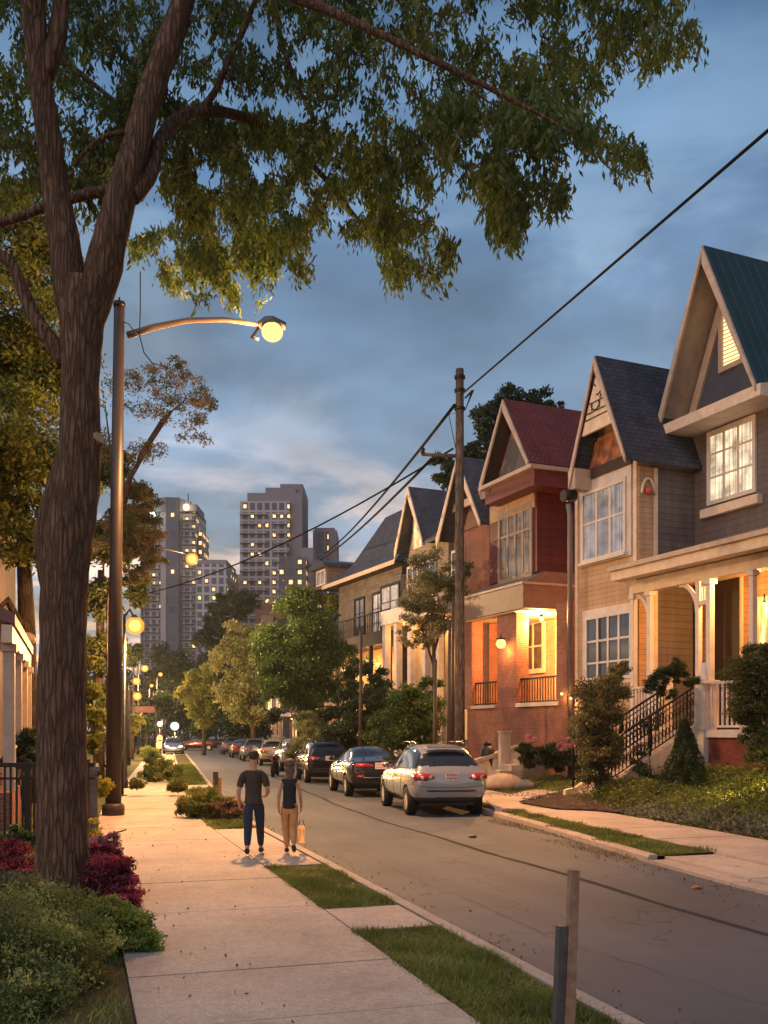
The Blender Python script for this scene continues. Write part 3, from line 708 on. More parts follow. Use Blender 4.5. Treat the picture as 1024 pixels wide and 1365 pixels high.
# cream gable panel with raised scrollwork
a1=H.f(778,582,gx+.1)[1]
t=(za-a1)/(za-zE); 
mb=MB(); mb.prism([(ya-(ya-yR)*t*.92,a1),(ya+(yL-ya)*t*.92,a1),(ya,za-.35)],'x',gx+.05,gx+.15); gp=H.part('gable_panel',mb,CREAM)
mb=MB()
yc=ya-.05; 
def arc(y,z,r,a0,a1_,n=8):
    pts=[(gx+.03,y+r*math.cos(a0+(a1_-a0)*k/n),z+r*math.sin(a0+(a1_-a0)*k/n)) for k in range(n+1)]
    mb.tube(pts,.022,5)
zg=a1+.9
arc(yc,zg+.95,.28,.2,2.9); arc(yc+.05,zg+.72,.16,-1.2,3.2); arc(yc-.02,zg+.45,.2,1.8,5.2)
for q in ((-.55,.55,.05),(-.75,.8,-.25),(-.95,.95,-.45)): mb.tube([(gx+.03,yc+q[0],zg+q[2]),(gx+.03,yc+q[1],zg+q[2])],.022,5)
for q in (-.55,-.1,.3,.62): mb.tube([(gx+.03,yc+q,zg+.05),(gx+.03,yc+q,zg-.2)],.02,5)
arc(yc+.1,zg+.02,.24,3.3,6.1); arc(yc-.3,zg+.1,.15,0,3.1)
H.part('scrollwork',mb,BROWNDK,gp)
# recessed ornament panel with terracotta relief
m=M('terracotta_relief'); co=m.coord('Object'); m.set(m.mix((.16,.07,.04),(.45,.16,.08),m.thr(m.noise(2.6,4,co),.45,.62)),.7); m.bump(m.noise(5,4,co),1,.08)
z2=H.f(800,622,0)[1]
H.wallbox('relief_panel',-.06,.0,.35,yf-.35,z2,a1-.1,m.m)
H.wallbox('panel_ledge',-.12,.0,.2,yf-.1,z2-.35,z2,BROWNDK)
for (yy) in (.0,yf-.16): H.wallbox('corner_board',-.05,.0,yy,yy+.16,-.1,zE+.1,CREAM)
mb=MB(); mb.box(gx,0,yL-.3,yL+.12,zE-.35,zE+.35); H.part('eave_return',mb,BEIGE)
# drum at eave and downspout
mb=MB(); mb.tube([(gx-.25,yL+.05,zE-.55),(gx+.22,yL+.05,zE-.5)],[.2,.2],14); H.part('rain_head',mb,DARKMETAL)
mb=MB(); mb.tube([(-.25,yf+.12,zE-.6),(-.18,yf+.1,zE-1.0),(-.18,yf+.1,.3)],.09,10); H.part('downspout',mb,GREYMETAL)
# windows
def pxwin(Hh,pa,pb,pt,pbm,x,fm,pm,nx,nz,**k):
    y0,z0=Hh.f((pa+pb)/2,pbm,x); y0=Hh.yx(pa,x); y1=Hh.yx(pb,x); z1=Hh.f((pa+pb)/2,pt,x)[1]
    return Hh.window(y0,y1,z0,z1,x,fm,pm,nx,nz,**k)
zw=H.f(805,738,0)[1]; zw1=H.f(805,655,0)[1]
H.wallbox('window_surround',-.05,-.002,H.yx(843,0),H.yx(775,0),zw-.3,zw1+.65,WHITE)
pxwin(H,833,779,652,740,-.05,WHITE,P_CURT,3,2,fw=.1,bar=.045,rows=[.55],sill=1,label='white upper window with curtains')
H.wallbox('window_surround',-.05,-.002,H.yx(843,0),H.yx(778,0),H.f(805,912,0)[1],H.f(805,810,0)[1],WHITE)
pxwin(H,841,784,822,902,-.05,WHITE,P_DARK,4,2,fw=.1,bar=.05,rows=[.25,.62],label='white lower window')
# side bay with arch ornament and grey rear wall
y=-.02
xs=[H.s(px,700,0)[0] for px in (870,902)]
H.wallbox('side_wall',.02,xs[0],-.06,-.003,-.1,zER-.12,TANSIDING)
H.wallbox('corner_board',xs[0],xs[0]+.14,-.1,-.001,-.1,zER-.12,CREAM)
H.wallbox('side_wall',xs[0]+.15,9,-.05,-.004,-.1,zER-.12,GREYSIDING,label='grey rear part of the side wall')
mb=MB(); cxs=(.1+xs[0])/2
pts=[(cxs+ (xs[0]*.42)*math.cos(t),-.1,zER-1.0+.5*math.sin(t)) for t in [k*math.pi/10 for k in range(11)]]
mb.tube(pts,.05,6); H.part('arch_moulding',mb,CREAM)
mb=MB(); mb.ball((cxs,-.1,zER-.9),.14); H.part('rosette',mb,paint('terracotta',(.5,.09,.05)))
H.light((-.35,yf-.2,H.f(775,930,-.3)[1]),14,.05,name='wall_lantern')

# ---- House 3: red house with lit porch ----
o=GX(716,38.5); H=House('red_porch_house','deep red painted house with red shingle gable over a brightly lit brick porch','house',(o.x,o.y)); H3=H
yw=H.yx(653,0); zT=H.f(716,650,0)[1]; zB=H.f(716,762,0)[1]
sxe=H.s(768,700,0)[0]+3
H.wallbox('wall',0,sxe,0,yw,zB,zT+.8,REDPAINT)
gx=-.9
ya,za=H.f(672,537,gx); yL,zL=H.f(641,655,gx); half=yL-ya; yR=ya-half
yRp,zRp=H.f(700,617,gx); zLm=(zL+zRp)/2
H.gable(yR,ya,yL,zLm,za,zLm,gx,9,REDSHINGLE,.16)
H.barge(yR,ya,yL,zLm,za,zLm,gx-.02,.2,BEIGE,.07)
m=M('weathered_gable'); co=m.coord('Object'); m.set(m.mix((.10,.09,.09),(.42,.22,.12),m.thr(m.noise(1.1,4,co),.5,.66)),.8); m.bump(m.noise(8,4,co),.6,.05)
mb=MB(); mb.prism([(yR+.3,zLm),(yL-.3,zLm),(ya,za-.45)],'x',gx+.55,gx+.7); H.part('gable_wall',mb,m.m)
mb=MB()
for a in (yR,yL): mb.add([(gx,a,zLm-.02),(gx,ya,za-.02),(gx+.6,ya,za-.02),(gx+.6,a,zLm-.02)],[(0,1,2,3)])
H.part('soffit',mb,BROWNDK)
# entablature
H.wallbox('cornice',gx-.1,9,yR-.25,yL+.05,zLm-.15,zLm-.0,BEIGE)
H.wallbox('frieze',gx+.15,9,yR-.1,yL-.1,zLm-.75,zLm-.16,paint('dark_red_trim',(.13,.03,.028),.5))
H.wallbox('frieze_panel',-.06,0,.1,yw-.1,zT-.75,zT-.05,paint('tan_frieze',(.36,.22,.13),.6,.3,6))
H.wallbox('belt_moulding',-.1,sxe,-.08,-.002,zT-.05,zT+.06,BEIGE)
pxwin(H,708,668,684,768,0,paint('taupe_trim',(.22,.16,.13),.5),P_WARM,4,2,fw=.16,bar=.07,rows=[.68],sill=1,label='dark mullioned window reflecting warm lights')
# left recessed wing
xw=1.0; yw2=H.yx(617,xw); zWt=H.f(640,668,xw)[1]
H.wallbox('wing_wall',xw,8,yw,yw2,zB-.2,zWt,REDPAINT)
zri=H.f(640,612,2.5)[1]
mb=MB(); mb.prism([(xw-.5,zWt-.1),(xw-.5,zWt+.08),(3.6,zri+.6),(3.6,zri+.4)],'y',yw-.2,yw2+.4); H.part('wing_roof',mb,GREYSHINGLE)
mb=MB(); mb.box(xw-.6,xw-.5,yw-.1,yw2+.4,zWt-.25,zWt+.1); H.part('gutter',mb,BEIGE)
pxwin(H,652,637,722,765,xw,BROWNDK,P_WARM,2,2,fw=.1,bar=.04,label='small square wing window')
# porch roof band
px0,px1=-.95,2.3
zs0,zs1=H.f(716,806,px0)[1],H.f(716,764,0)[1]
yfp=H.yx(617,px0)
mb=MB(); mb.prism([(px0,zs0),(px0,zs0+.95),(0,zs1+.0),(sxe,zs1+.0),(sxe,zs0)],'y',-.5,yfp); H.part('porch_roof',mb,paint('brown_metal_band',(.17,.115,.095),.5))
mb=MB(); mb.box(px0-.05,px0,-.55,yfp+.05,zs0+.93,zs0+1.02); mb.box(px0-.05,sxe,-.55,-.5,zs0+.93,zs0+1.02); H.part('porch_trim',mb,BEIGE)
H.wallbox('porch_ceiling',px0+.1,2.2,-.3,yfp-.1,zs0-.06,zs0-.003,CREAM)
ZP=H.f(716,938,-.7)[1]   # sill level
xp=-.7
H.wallbox('brick_base',xp,2.2,H.yx(757,xp)-.0,yfp-.05,-.2,ZP-.1,REDBRICK)
H.wallbox('porch_sill',xp-.1,.0,H.yx(745,xp),H.yx(690,xp),ZP-.1,ZP+.05,CREAM)
H.wallbox('porch_sill',xp-.1,.0,H.yx(662,xp),H.yx(630,xp),ZP-.1,ZP+.03,BEIGE)
for a,b in ((756,742),(689,663),(629,617)):
    y0,y1=sorted((H.yx(a,xp),H.yx(b,xp))); H.wallbox('brick_pillar',xp-.01,xp+.55,y0,y1,ZP-.1,zs0-.06,REDBRICK)
H.wallbox('porch_wall',2.1,2.3,H.yx(757,xp)-1,yfp,ZP-.1,zs0-.06,TANBRICK)
H.wallbox('side_wall',.3,2.1,H.yx(757,xp)-1.2,H.yx(757,xp)-1.0,ZP-.1,zs0-.06,TANBRICK)
for a,b,nb in ((744,691,15),(662,630,10)):
    y0,y1=sorted((H.yx(a,xp+.2),H.yx(b,xp+.2))); H.rail(y0,y1,ZP+.06,H.f(716,902,xp)[1],xp+.2,DARKMETAL,nb,.03,'iron_railing')
pxwin(H,724,699,832,892,2.1,CREAM,P_WARM,2,2,fw=.2,bar=.05,rows=[.5],label='cream sash window lit by the porch lamp')
y0,y1=sorted((H.yx(660,2.1),H.yx(643,2.1))); 
mb=MB(); mb.box(2.04,2.1,y0,y1,ZP,H.f(650,846,2.1)[1]); dd=H.part('door',mb,CREAM)
q=MB(); q.ball((2.0,y0+.15,ZP+1),.05); q.build('handle',GREYMETAL,dd)
for a in (655,735): 
    y=H.yx(a,1.6)
    H.wallbox('pilaster',1.9,2.1,y-.15,y+.15,ZP,zs0-.1,CREAM)
H.light((.3,H.yx(722,.3),zs0-.3),2300,.1,name='porch_light')
mb=MB(); H.light((-1.05,H.yx(668,-1.05),H.f(668,858,-1.05)[1]),70,.2,mat=BULBSOFT,name='globe_lantern')
H.light((-.9,H.yx(749,-.9),H.f(749,925,-.9)[1]),10,.05,name='wall_lantern',shade=False)
for k in range(1):
    # ramped front steps wall
    a=H.f(700,985,-2.2); 
    mb=MB(); mb.prism([(-3.6,.3),(-3.6,.75),(-1.0,1.5),(-1.0,.3)],'y',-.6,-.35); H.part('step_wall',mb,CREAM)
    mb=MB(); mb.prism([(-3.7,.72),(-3.7,.86),(-.9,1.66),(-.9,1.5)],'y',-.65,-.3); H.part('step_coping',mb,BEIGE)
mb=MB()
for k in range(5): mb.box(-3.2+k*.5,-.72,-1.7,-.65,.2,.45+k*.2)
H.part('step',mb,CONC)

# ---- House 4: gable between ----
o=GX(617,45.5); H=House('brown_gable_house','small brown house with cream-edged gable behind the utility pole','house',(o.x,o.y)); H4=H
ya,za=H.f(612,612,-.6); yL,zL=H.f(584,722,-.6); yR=ya-(yL-ya)
H.wallbox('wall',0,9,yR+.4,yL-.5,-.1,zL+.3,REDBRICK)
mb=MB(); mb.prism([(yR+.4,zL+.2),(yL-.5,zL+.2),(ya,za-.3)],'x',.0,.2); H.part('gable_wall',mb,REDPAINT)
H.gable(yR,ya,yL,zL,za,zL,-.65,9,GREYSHINGLE); H.barge(yR,ya,yL,zL,za,zL,-.67,.3,CREAM)
H.window(ya+.6,ya+1.7,zL-2.2,zL-.6,0,CREAM,P_DARK,2,2,sill=1)
H.window(ya+.4,ya+1.9,1.8,3.6,0,CREAM,P_LIT,2,2)

# ---- House 5: cream house with portico ----
o=GX(598,50); H=House('cream_portico_house','pale stucco house with steep slate gable and white arched portico','house',(o.x,o.y)); H5=H
ya,za=H.f(546,652,-.6); yL,zL=H.f(528,738,-.6); yR=ya-(yL-ya); yl=yL-.4
STUC=paint('cream_stucco',(.24,.19,.145),.85,.15,2)
H.wallbox('wall',0,9,0,yl,-.1,zL+.2,STUC)
mb=MB(); mb.prism([(yR+.4,zL+.1),(yL-.4,zL+.1),(ya,za-.3)],'x',.0,.2); H.part('gable_wall',mb,STUC)
H.gable(yR-.0,ya,yL,zL,za,zL,-.65,9,GREYSHINGLE); H.barge(yR,ya,yL,zL,za,zL,-.67,.3,CREAM)
mb=MB(); mb.prism([(-.6,zL-.1),(-.6,zL+.08),(4,zL+3.4),(4,zL+3.2)],'y',-.4,yR+.3); H.part('side_roof',mb,GREYSHINGLE)
H.window(ya-.5,ya+.6,zL+.15,zL+1.6,0,WHITE,P_LIT,2,2,label='small lit attic window')
H.window(ya-2.0,ya-.6,zL-2.6,zL-.9,0,WHITE,P_DARK,2,2,sill=1)
H.window(ya+.2,ya+1.4,zL-2.6,zL-.9,0,WHITE,P_DARK,2,2,sill=1)
y0,y1=H.yx(590,-1.5),H.yx(514,-1.5); zt=H.f(550,826,-1.5)[1]; z0=H.f(550,908,-1.5)[1]
H.wallbox('portico_roof',-1.8,0,y0,y1,zt,zt+.75,WHITE)
for k in range(5):
    y=y0+(y1-y0)*k/4; y=min(max(y,y0+.2),y1-.2)
    H.wallbox('portico_column',-1.7,-1.35,y-.18,y+.18,-.1,zt,WHITE)
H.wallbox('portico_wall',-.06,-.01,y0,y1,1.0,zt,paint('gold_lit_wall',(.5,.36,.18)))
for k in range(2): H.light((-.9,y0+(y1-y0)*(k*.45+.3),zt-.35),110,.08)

# ---- House 6: slate mansard with balcony ----
o=GX(536,56); H=House('mansard_house','grey brick house with dark mansard roof, bay windows and upper balcony','house',(o.x,o.y),7.5); H6=H
ya=H.yx(497,-.4); zA=H.f(512,684,1)[1]; zE=H.f(500,757,-.4)[1]; yE=H.yx(440,-.4)
yb=H.yx(487,-.4)
GST=bricky('grey_stone',(.085,.075,.07),(.12,.10,.09),(.06,.055,.05),.5,.22,.015)
H.wallbox('wall',0,9,0,H.yx(452,0),-.1,zE,GST)
y1=H.yx(455,0)
mb=MB(); e=.7
b0=[(-e,-.5),(9,-.5),(9,y1+1.6),(-e,y1+1.6)]; t0=[(1.6,.2),(7,.2),(7,y1*.62),(1.6,y1*.62)]
mi=[(.3,-.1),(8,-.1),(8,y1*.9),(.3,y1*.9)]
vs=[(x,y,zE-.1) for x,y in b0]+[(x,y,zE+.9) for x,y in mi]+[(x,y,zA) for x,y in t0]
mb.add(vs,[(0,1,5,4),(1,2,6,5),(2,3,7,6),(3,0,4,7),(4,5,9,8),(5,6,10,9),(6,7,11,10),(7,4,8,11),(8,9,10,11),(3,2,1,0)]); H.part('roof',mb,SLATE)
H.wallbox('eave_board',-e-.05,-e,-.5,y1+1.6,zE-.3,zE-.05,BEIGE)
H.wallbox('eave_soffit',-e,0,-.5,y1+1.6,zE-.3,zE-.2,BROWNDK)
# dormer
yd=H.yx(432,0); mb=MB(); mb.box(-.2,2,yd-1.1,yd+1.1,zE,zE+1.35); d=H.part('dormer',mb,GREYSIDING)
mb=MB(); mb.prism([(yd-1.5,zE+1.35),(yd-1.4,zE+1.6),(yd,zE+2.0),(yd+1.3,zE+1.6),(yd+1.4,zE+1.35)],'x',-.6,3); mb.build('dormer_roof',DARKROOF,d)
H.window(yd-.7,yd+.7,zE+.3,zE+1.15,-.2,WHITE,P_DARK,2,1,label='dormer window')
# bay
y0b,y1b=H.yx(534,-.7),H.yx(508,-.7); zt,z0=H.f(520,782,-.7)[1],H.f(520,842,-.7)[1]
mb=MB(); mb.prism([(0,y0b-.4),(-.7,y0b),(-.7,y1b),(0,y1b+.9)],'z',z0-.6,zt+.5); H.part('bay',mb,GST)
H.window(y0b+.15,y1b-.15,z0,zt,-.7,DARKMETAL,P_CURT,2,3,fw=.12)
H.window(y1b+1.2,y1b+2.6,z0,zt,0,DARKMETAL,P_CURT,2,3,fw=.12); H.window(y1b+4,y1b+5.4,z0,zt,0,DARKMETAL,P_DARK,2,3,fw=.12)
zb=H.f(490,842,-1.3)[1]
H.wallbox('balcony_floor',-1.5,0,y0b,y1,zb-.9,zb-.2,BROWNDK); H.rail(y0b,y1,zb-.2,zb+1.0,-1.4,DARKMETAL,40,.03,'balcony_railing')
for k in range(5): y=y0b+(y1-y0b)*k/4; H.wallbox('porch_post',-1.45,-1.25,y-.1,y+.1,-.1,zb-.9,BROWNDK)
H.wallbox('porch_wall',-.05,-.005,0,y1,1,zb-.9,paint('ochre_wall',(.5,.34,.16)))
for px,py in ((458,893),(489,881),(503,885)): H.light((-.8,H.yx(px,-.8),H.f(px,py,-.8)[1]),95,.1)
for k in range(4): H.window(.8+k*2.6,1.9+k*2.6,2.4,4.2,-.06,BROWNDK,P_LIT,2,2)

# far row houses beyond, mostly behind trees
for i,(px,zc,hh,c) in enumerate(((395,74,9,TANSIDING),(350,92,9.5,REDBRICK),(318,112,9,GREYSIDING))):
    o=GX(px+25,zc); H=House('row_house',['tan row house half hidden by the large green street tree','red brick row house behind the pale flowering tree','grey row house at the far end of the street'][i],'house',(o.x+3,o.y),5,'row houses far down the street')
    H.wallbox('wall',0,9,0,7.5,-.1,hh-2,c); H.gable(-.4,3.75,7.9,hh-2.1,hh+1.4,hh-2.1,-.5,9.3,GREYSHINGLE)
    mb=MB(); mb.prism([(0,hh-2),(7.5,hh-2),(3.75,hh+1.2)],'x',.02,.2); H.part('gable_wall',mb,c)
    for z in (1.6,4.6):
        for y in (1,4.6): H.window(y,y+1.6,z,z+1.6,0,CREAM,P_LIT if (i+z)%2<1 else P_WARM,2,2)
    H.wallbox('porch_roof',-1.8,0,.2,7.3,3.6,3.9,CREAM)
    for y in (.3,7): H.wallbox('porch_post',-1.75,-1.6,y,y+.15,-.1,3.6,CREAM)
    H.light((-.9,3.7,3.3),60,.12)

# ---- left brick house ----
H=House('brick_corner_house','red brick house with cream columned porch behind the black iron fence','house',(-1.45,31.5),0)
H.wallbox('wall',-9,-.9,-9,9,-.1,9.8,bricky('brown_brick',(.085,.034,.024),(.06,.026,.02),(.06,.045,.036),.24,.08,.008))
H.wallbox('corner_pilaster',-1.0,-.84,-.2,.0,-.1,9.8,paint('brown_pilaster',(.2,.14,.11)))
mb=MB(); mb.prism([(-.95,4.6),(.25,4.2),(.25,4.42),(-.95,5.0)],'y',-11,.4); H.part('porch_roof',mb,paint('plum_porch_roof',(.16,.08,.075)))
mb=MB(); mb.box(-.0,.2,-11,.35,3.85,4.2); H.part('porch_beam',mb,CREAM)
H.wallbox('porch_floor',-.9,.2,-11,.3,-.1,.9,REDBRICK)
for y in (-10.5,-8,-5.5,-3.2,-1.2,.2):
    mb=MB(); mb.box(0,.22,y-.12,y+.12,.9,3.85); mb.box(-.04,.26,y-.17,y+.17,3.7,3.85); H.part('porch_column',mb,BEIGE)
H.rail(-10.5,.2,1.0,1.8,.1,CREAM,60,.04,'porch_railing')
for y in (-8,-4.5,-2): H.window(y,y+1.1,5.6,7.6,-.9+.001,WHITE,P_WARM,2,2)
for q in range(2): 
    mb=MB(); mb.ball((.1,-2.2-q*.9,4.62),.22,n=8,sz=.9); H.part('roof_planter',mb,paint('terracotta_pot',(.30,.2,.16)))
mb=MB(); mb.prism([(-10,9.8),(-9.3,11.5),(-.9,9.8),(-.5,9.6)],'y',-9.4,9.2); H.part('roof',mb,DARKROOF)
H.light((-.4,-3.4,3.7),45,.07)
# ================= VEHICLES =================
GLASSCAR=M('car_glass').set((.012,.016,.022),.04,0,.8,.6).m
TYRE=M('tyre_rubber').set((.012,.012,.012),.8,0,.3).m
RIM=M('alloy_rim').set((.55,.52,.50),.35,.25).m
TAIL=M('red_lens').set((.30,.012,.015),.15,0,.6,.8).m
CLEARL=M('clear_lens').set((.45,.42,.40),.12,0,.7,.8).m
PLAST=M('black_plastic').set((.02,.02,.021),.55).m
CHROME=M('chrome').set((.55,.52,.5),.15,1).m
PLATEM=M('plate_white').set((.62,.55,.48),.5).m
PLATET=M('plate_letters').set((.35,.05,.03),.5).m
def carpaint(name,c,metal=.4,rough=.28):
    m=M(name); m.set(c,rough,metal,.5,.8); m.b.inputs['Coat Roughness'].default_value=.08; return m.m
ST={'wagon':[(-2.28,.50,.66,.78,.72,.84,.56),(-2.22,.34,.84,.96,.82,1.0,.66),(-2.08,.30,.88,1.03,.86,1.10,.72),(-1.72,.28,.90,1.04,.88,1.53,.60),(-1.0,.27,.91,1.02,.89,1.62,.63),(0,.27,.91,1.0,.89,1.60,.63),(.45,.27,.91,.99,.89,1.50,.61),(1.2,.27,.90,.97,.87,1.03,.70),(1.85,.28,.88,.88,.83,.93,.66),(2.2,.34,.80,.74,.76,.80,.58),(2.3,.45,.62,.62,.6,.68,.5)],
 'sedan':[(-2.34,.50,.66,.80,.72,.88,.58),(-2.28,.34,.84,.98,.82,1.03,.68),(-2.05,.30,.89,1.02,.86,1.08,.72),(-1.6,.28,.91,1.02,.88,1.14,.70),(-.95,.27,.92,1.0,.89,1.44,.60),(-.3,.27,.92,.98,.89,1.48,.61),(.35,.27,.92,.97,.89,1.40,.60),(1.15,.27,.91,.95,.87,1.0,.72),(1.85,.28,.88,.86,.83,.90,.68),(2.2,.34,.80,.72,.76,.78,.6),(2.34,.45,.62,.6,.6,.66,.5)],
 'suv':[(-2.3,.55,.70,.90,.76,.98,.66),(-2.26,.40,.88,1.08,.86,1.14,.76),(-2.16,.36,.92,1.14,.90,1.24,.78),(-1.98,.34,.93,1.14,.91,1.66,.70),(-1.0,.33,.94,1.12,.92,1.74,.72),(0,.33,.94,1.10,.92,1.73,.72),(.45,.33,.94,1.10,.92,1.62,.68),(1.1,.33,.93,1.08,.90,1.16,.76),(1.9,.34,.91,1.02,.86,1.06,.72),(2.2,.40,.84,.86,.80,.92,.64),(2.3,.5,.7,.7,.66,.76,.56)]}
def evalmesh(o):
    dg=bpy.context.evaluated_depsgraph_get(); me=bpy.data.meshes.new_from_object(o.evaluated_get(dg)); return me
def make_car(name,label,kind,pm,loc,rz,group,cat='car',lights=False,sx=1,detail=3):
    st=ST[kind]; vs=[];fs=[]
    for (y,zb,wl,zbe,wb,zt,wt) in st:
        wm=max(wl,wb)+.02; zm=(zb+zbe)/2+.05; g=zt-zbe
        h=[(0,zb),(wl*.75,zb),(wl,zb+.12*min(1,(zbe-zb)/.5)),(wm,zm),(wb,zbe-.04),(wb-.03,zbe+.01),(wt+.02,zt-.07*min(1,g/.2)),(wt*.72,zt-.005),(0,zt+.015)]
        ring=h+[(-a,b) for a,b in h[-2:0:-1]]
        vs+=[(a*sx,y,b) for a,b in ring]
    n=16
    for i in range(len(st)-1):
        for k in range(n): fs.append((i*n+k,(i+1)*n+k,(i+1)*n+(k+1)%n,i*n+(k+1)%n))
    fs.append(tuple(range(n))); fs.append(tuple(range(len(st)*n-1,(len(st)-1)*n-1,-1)))
    me=bpy.data.meshes.new('tmp'); me.from_pydata(vs,[],fs); ob=bpy.data.objects.new('tmp',me); col.objects.link(ob)
    ob.modifiers.new('s','SUBSURF').levels=detail
    wy=(-1.42,1.38) if kind!='suv' else (-1.42,1.42); wr=.36 if kind=='suv' else .325
    mb=MB()
    for y in wy: mb.tube([(-1.2,y,wr),(1.2,y,wr)],[wr*1.16]*2,28)
    cut=mb.build('cut',pm,uv=False); bo=ob.modifiers.new('b','BOOLEAN'); bo.object=cut; bo.operation='DIFFERENCE'; bo.solver='EXACT'
    me2=evalmesh(ob); bpy.data.objects.remove(ob); bpy.data.objects.remove(cut)
    root=empty(name,loc,rz,label=label,cat=cat,group=group)
    # classify faces
    def top(y,idx):
        for a,b in zip(st[:-1],st[1:]):
            if a[0]<=y<=b[0]: t=(y-a[0])/(b[0]-a[0]); return a[idx]+(b[idx]-a[idx])*t
        return st[0][idx] if y<0 else st[-1][idx]
    ridx=3 if kind!='sedan' else 4
    yr0,yr1=st[2 if kind!='sedan' else 3][0],st[ridx][0]
    fw0,fw1=(st[6][0],st[7][0])
    groups={'body':[],'rear_window':[],'windscreen':[],'side_window':[],'bumper':[]}
    bm=bmesh.new(); bm.from_mesh(me2); bm.faces.ensure_lookup_table()
    cls={}
    for f in bm.faces:
        c=f.calc_center_median(); nn=f.normal; g='body'; zt=top(c.y,5); zbe=top(c.y,3); ax=abs(c.x/sx)
        if c.z>zbe+.03 and zt-zbe>.06:
            if yr0+.02<c.y<yr1+.02 and nn.y<-.25 and ax<top(c.y,6)-.035+ (.1 if c.z<zbe+.25 else 0) and c.z>st[2][3]+.10: g='rear_window'
            elif fw0-.02<c.y<fw1-.03 and nn.y>.2 and nn.z>.3 and ax<top(c.y,6)-.03: g='windscreen'
            elif abs(nn.x)>.55 and c.z<zt-.10 and c.z>zbe+.035 and yr1-.35<c.y<fw1-.25:
                if not any(abs(c.y-q)<.045 for q in ((-.95 if kind!='sedan' else -9),-.02)) : g='side_window' if c.x<0 else 'side_windowR'
        if c.z<.30+(.12 if kind=='suv' else .03)+(.11 if c.y<-1.85 else 0): g='bumper'
        if abs(c.y)<2.1 and nn.z<0 and c.z<.75 and abs(nn.x)<.3 and min(abs(c.y-q) for q in wy)<wr*1.2: g='bumper'
        cls[f.index]=g
    def sub(names):
        b=bmesh.new(); mp={}
        for f in bm.faces:
            if cls[f.index] not in names: continue
            vv=[]
            for v in f.verts:
                if v.index not in mp: mp[v.index]=b.verts.new(v.co)
                vv.append(mp[v.index])
            try: nf=b.faces.new(vv); nf.smooth=True
            except ValueError: pass
        m_=bpy.data.meshes.new('m'); b.to_mesh(m_); b.free(); return m_
    for nm,mt in (('body',pm),('bumper',PLAST),('rear_window',GLASSCAR),('windscreen',GLASSCAR),('side_window',GLASSCAR),('side_windowR',GLASSCAR)):
        m_=sub([nm]); 
        if not m_.polygons: continue
        nm=nm.rstrip('R'); m_.name=nm; m_.materials.append(mt); o=bpy.data.objects.new(nm,m_); col.objects.link(o); o.parent=root
    bm.free()
    # panel seams laid on the real surface
    if detail>2:
        from mathutils.bvhtree import BVHTree
        bt=BVHTree.FromPolygons([v.co[:] for v in me2.vertices],[tuple(p.vertices) for p in me2.polygons])
        for s in (-1,1):
            for y_ in (-.93,-.02,.82):
                pts=[]
                for k in range(12):
                    z_=.36+(top(y_,3)-.30)*k/11; h_=bt.ray_cast(Vector((s*2,y_+.06*math.sin(k*.25)*(1 if y_<-.5 else .3),z_)),Vector((-s,0,0)))
                    if h_[0] is not None and abs(h_[0].x)>.6: pts.append(h_[0])
                if len(pts)>3: mb=MB(); mb.tube(pts,.0075,5); mb.build('door_seam',PLAST,root,uv=False)
            pts=[]
            for k in range(14):
                y_=-1.9+3.6*k/13; h_=bt.ray_cast(Vector((s*2,y_,top(y_,3)+.035)),Vector((-s,0,0)))
                if h_[0] is not None and abs(h_[0].x)>.5 and -1.75<y_<1.0: pts.append(h_[0])
            if len(pts)>3: mb=MB(); mb.tube(pts,.011,5); mb.build('window_trim',CHROME if kind=='sedan' else PLAST,root,uv=False)
        for zz_ in (.66,):
            pts=[]
            for k in range(13):
                x_=-.78+1.56*k/12; h_=bt.ray_cast(Vector((x_*sx,-4,zz_+.05*(abs(x_)/.78)**4)),Vector((0,1,0)))
                if h_[0] is not None: pts.append(h_[0])
            mb=MB(); mb.tube(pts,.0075,5); mb.build('hatch_seam',PLAST,root,uv=False)
    # wheels
    for y in wy:
        for s in (-1,1):
            x=s*(.80 if kind!='suv' else .83)*sx; mb=MB(); w2=.115
            prof=[(-w2,.62),(-w2,.93),(-w2*.8,1.0),(w2*.8,1.0),(w2,.93),(w2,.62)]
            ring=[];nn=28;v=[];f=[]
            for (dx,r) in prof:
                for k in range(nn): a=2*math.pi*k/nn; v.append((x+dx,y+math.cos(a)*r*wr,wr+math.sin(a)*r*wr))
            for i in range(len(prof)-1):
                for k in range(nn): f.append((i*nn+k,i*nn+(k+1)%nn,(i+1)*nn+(k+1)%nn,(i+1)*nn+k))
            mb.add(v,f,0,True); wh=mb.build('wheel',TYRE,root,uv=False)
            mb=MB(); xo=x+s*.085
            mb.tube([(x-s*.02,y,wr),(xo-s*.05,y,wr)],[wr*.64,wr*.64],24)
            mb.tube([(xo-s*.03,y,wr),(xo+s*.02,y,wr)],[wr*.16,wr*.14],12)
            for k in range(10): a=2*math.pi*k/10; mb.bar((xo,y+math.cos(a)*wr*.1,wr+math.sin(a)*wr*.1),(xo,y+math.cos(a)*wr*.64,wr+math.sin(a)*wr*.64),.035,.04,up=(1,0,0))
            t=[(xo,y+math.cos(a)*wr*.63,wr+math.sin(a)*wr*.63) for a in [2*math.pi*k/24 for k in range(25)]]
            mb.tube(t,.018,6,cap=False)
            mb.build('rim',RIM,wh,uv=False)
            mb=MB(); mb.tube([(x-s*.06,y,wr),(x-s*.03,y,wr)],[wr*.66]*2,20); mb.build('brake_disc',PLAST,wh,uv=False)
    # wheel-arch inner liner so the cut is dark
    mb=MB(); mb.box(-.66*sx,.66*sx,-1.9,1.9,.24,.62); mb.build('underbody',PLAST,root,uv=False)
